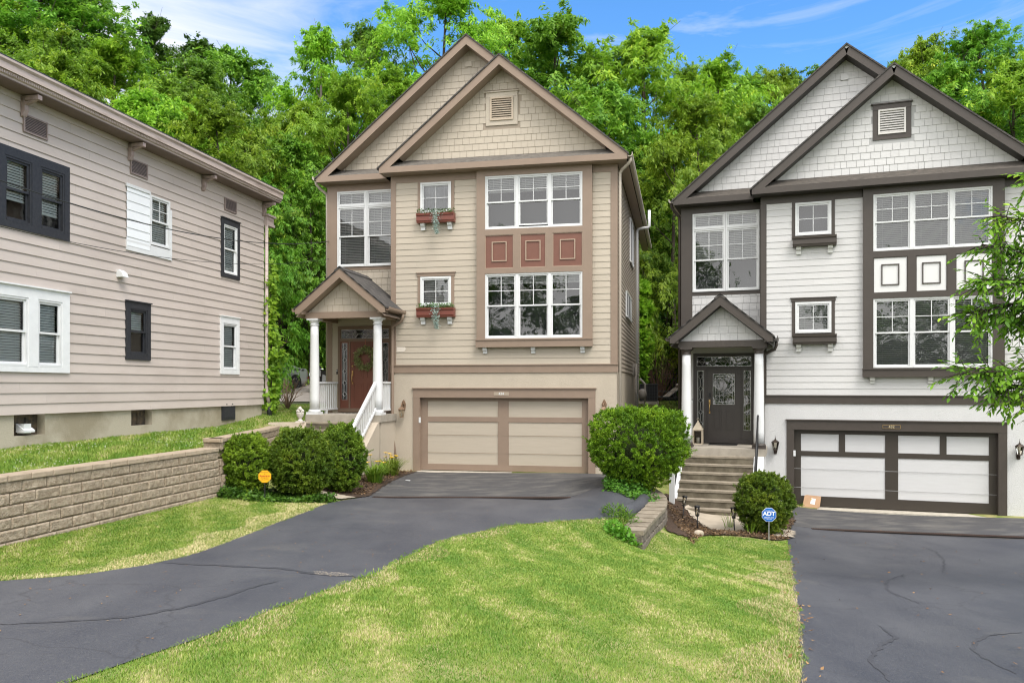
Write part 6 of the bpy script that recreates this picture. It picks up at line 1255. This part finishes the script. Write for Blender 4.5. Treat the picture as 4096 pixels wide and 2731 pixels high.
# silver coupe and motorcycle on the pad
def coupe():
    x, y = -11.87, 37.5; z = float(TB(x+1,y))+.03; t = thing('parked_car','silver two door coupe with black side stripe parked behind the pink house','car',(x,y,z),rad(63)); paint = mat('silver_paint',(.42,.45,.45),.28,metal=.55,spec=.6); tyre = mat('tyre',(.012,.012,.013),.8); rim = mat('rim',(.10,.10,.105),.35,metal=.7); gl = mat('car_glass',(.015,.018,.02),.05,spec=.9)
    # body stations along x (front -2.5 .. rear 2.5): half width, sill, belt
    st = [(-2.5,.62,.42,.62),(-2.38,.82,.25,.72),(-1.9,.93,.2,.82),(-1.0,.95,.2,.9),(0,.95,.2,.93),(.9,.96,.2,.98),(1.6,.97,.22,1.05),(2.2,.93,.28,1.06),(2.42,.84,.36,1.02),(2.5,.7,.45,.9)]
    V = []; F = []; n = 12
    for (sx,w,lo,hi) in st:
        ring = [(-w*.86,lo),(-w,lo+.15),(-w*1.0,(lo+hi)/2),(-w*.985,hi-.1),(-w*.92,hi),(-w*.4,hi+.03),(w*.4,hi+.03),(w*.92,hi),(w*.985,hi-.1),(w,(lo+hi)/2),(w,lo+.15),(w*.86,lo)]; V += [(sx,a,b) for a,b in ring]
    for k in range(len(st)-1):
        for j in range(n): F.append((k*n+j,k*n+(j+1)%n,(k+1)*n+(j+1)%n,(k+1)*n+j))
    m = MB(); m.v = V; m.f = F+[tuple(range(n))[::-1],tuple(range((len(st)-1)*n,len(st)*n))]; m.m = [0]*len(m.f); m.s = [True]*len(F)+[False]*2; body = m.build('body', paint, t)
    # greenhouse
    m = MB(); prof = [(-1.05,.9),(-.35,1.33),(.5,1.40),(1.1,1.33),(2.0,1.05)]; w0, w1 = .86, .62; V = []; 
    for sx, hz in prof: f = (hz-.9)/.5; ww = w0+(w1-w0)*f; V.append((sx,-ww,hz)); V.append((sx,ww,hz))
    base = [(-1.05,-.88,.85),(-1.05,.88,.85),(2.05,.9,.98),(2.05,-.9,.98)]
    for k in range(4): a = 2*k; m.poly([V[a],V[a+1],V[a+3],V[a+2]], 1 if k in (0,3) else 0, True)
    for s in (0,1): m.poly([V[2*k+s] for k in range(5)]+[base[2 if s else 3], base[1 if s else 0]], 0)
    m.build('roof', [paint, gl], t)
    m = MB()
    for s in (-1,1):
        yw = lambda hz: s*(.875-.48*(hz-.9)+.006)
        m.poly([(p[0],yw(p[1]),p[1]) for p in ((-.85,.95),(-.28,1.27),(.45,1.33),(.62,.99))]); m.poly([(p[0],yw(p[1]),p[1]) for p in ((.7,1.0),(.55,1.32),(1.0,1.28),(1.35,1.06))])
    m.build('side_window', gl, t)
    m = MB()
    for s in (-1,1):
        ys = s*.985; 
        for k in range(5): x0 = .75+k*.27; m.poly([(x0,ys*.985,.97-.0*k),(x0+.2,ys*.985,.985),(x0+.24,ys*.955,1.04),(x0+.05,ys*.955,1.03)])
        m.poly([(-1.2,ys*.975,.84),(.7,ys*.985,.9),(.7,ys*.985,.955),(-1.2,ys*.97,.88)])
    m.build('side_stripe', mat('stripe_black',(.015,.015,.016),.4), body)
    for sx in (-1.5,1.42):
        for s in (-1,1):
            yc = s*.86; m = MB(); m.lathe([(.20,-.11),(.33,-.11),(.355,-.07),(.355,.07),(.33,.11),(.20,.11)],0,0,28); w = m.build('wheel', tyre, t, loc=(sx,yc,.355), rot=(rad(90),0,0))
            m = MB(); m.lathe([(.255,-.075),(.262,.118),(.245,.118),(.24,.05)],0,0,28)
            for k in range(10): a = k*.628; m.tube([(.04*math.cos(a),.04*math.sin(a),.1),(.25*math.cos(a+.08),.25*math.sin(a+.08),.112)],.018,5)
            m.lathe([(.05,.07),(.05,.12)],0,0,12); m.build('rim', rim, w, rot=(0,0 if s < 0 else math.pi,0))
            m = MB(); m.lathe([(.40,-.02),(.40,.02)],0,0,26); m.build('wheel_arch', MATS['stripe_black'], t, loc=(sx,s*.952,.37), rot=(rad(90),0,0))
    m = MB(); m.box(2.44,2.5,-.78,.78,.82,.92); m.build('tail_light', mat('tail_red',(.25,.01,.01),.3), t); m = MB(); m.box(2.25,2.4,-.945,-.935,.6,.64); m.build('side_marker', MATS['tail_red'], t)
    m = MB(); m.blob((-.75,-1.0,.98),(.1,.09,.07),10,6); m.blob((-.75,1.0,.98),(.1,.09,.07),10,6); m.build('mirror', paint, t)
    m = MB(); m.box(.35,.52,-.975,-.955,.80,.83); m.build('handle', paint, t)
coupe()
def motorcycle():
    x, y = -8.85, 37.2; z = float(TB(x,y)); t = thing('motorcycle','black and silver sports motorcycle parked behind the tan porch','motorcycle',(x,y,z),rad(76)); dk_ = mat('moto_black',(.015,.015,.017),.25,spec=.6); sv = mat('moto_silver',(.5,.52,.54),.25,metal=.6)
    for sx in (-.7,.7):
        m = MB(); m.lathe([(.2,-.07),(.29,-.06),(.31,0),(.29,.06),(.2,.07)],0,0,24); w = m.build('wheel', MATS['tyre'], t, loc=(sx,0,.31), rot=(rad(90),0,0)); m = MB(); m.lathe([(.2,-.05),(.2,.05)],0,0,20); m.build('rim', MATS['rim'], w)
    m = MB(); m.prism([(-.75,.75),(-.62,1.05),(-.42,1.15),(-.3,.95),(.1,.98),(.3,.8),(.25,.4),(-.3,.3),(-.55,.5)],'y',-.2,.2); m.build('fairing', dk_, t); m = MB(); m.prism([(-.82,.72),(-.66,1.02),(-.5,.95),(-.5,.7)],'y',-.22,.22); m.prism([(-.35,.45),(.2,.5),(.15,.7),(-.3,.8)],'y',-.212,.212); m.build('side_panel', sv, t)
    m = MB(); m.prism([(.1,.85),(.9,1.0),(.95,.93),(.3,.72)],'y',-.13,.13); m.build('seat', dk_, t); m = MB(); m.tube([(-.5,-.36,1.02),(-.48,-.1,1.05),(-.48,.1,1.05),(-.5,.36,1.02)],.018,6); m.tube([(-.5,-.1,1.0),(-.7,-.1,.31)],.03,6); m.tube([(-.5,.1,1.0),(-.7,.1,.31)],.03,6); m.build('handlebar', sv, t); m = MB(); m.box(.86,.92,-.1,.1,.86,.92); m.build('tail_light', MATS['tail_red'], t)
motorcycle()
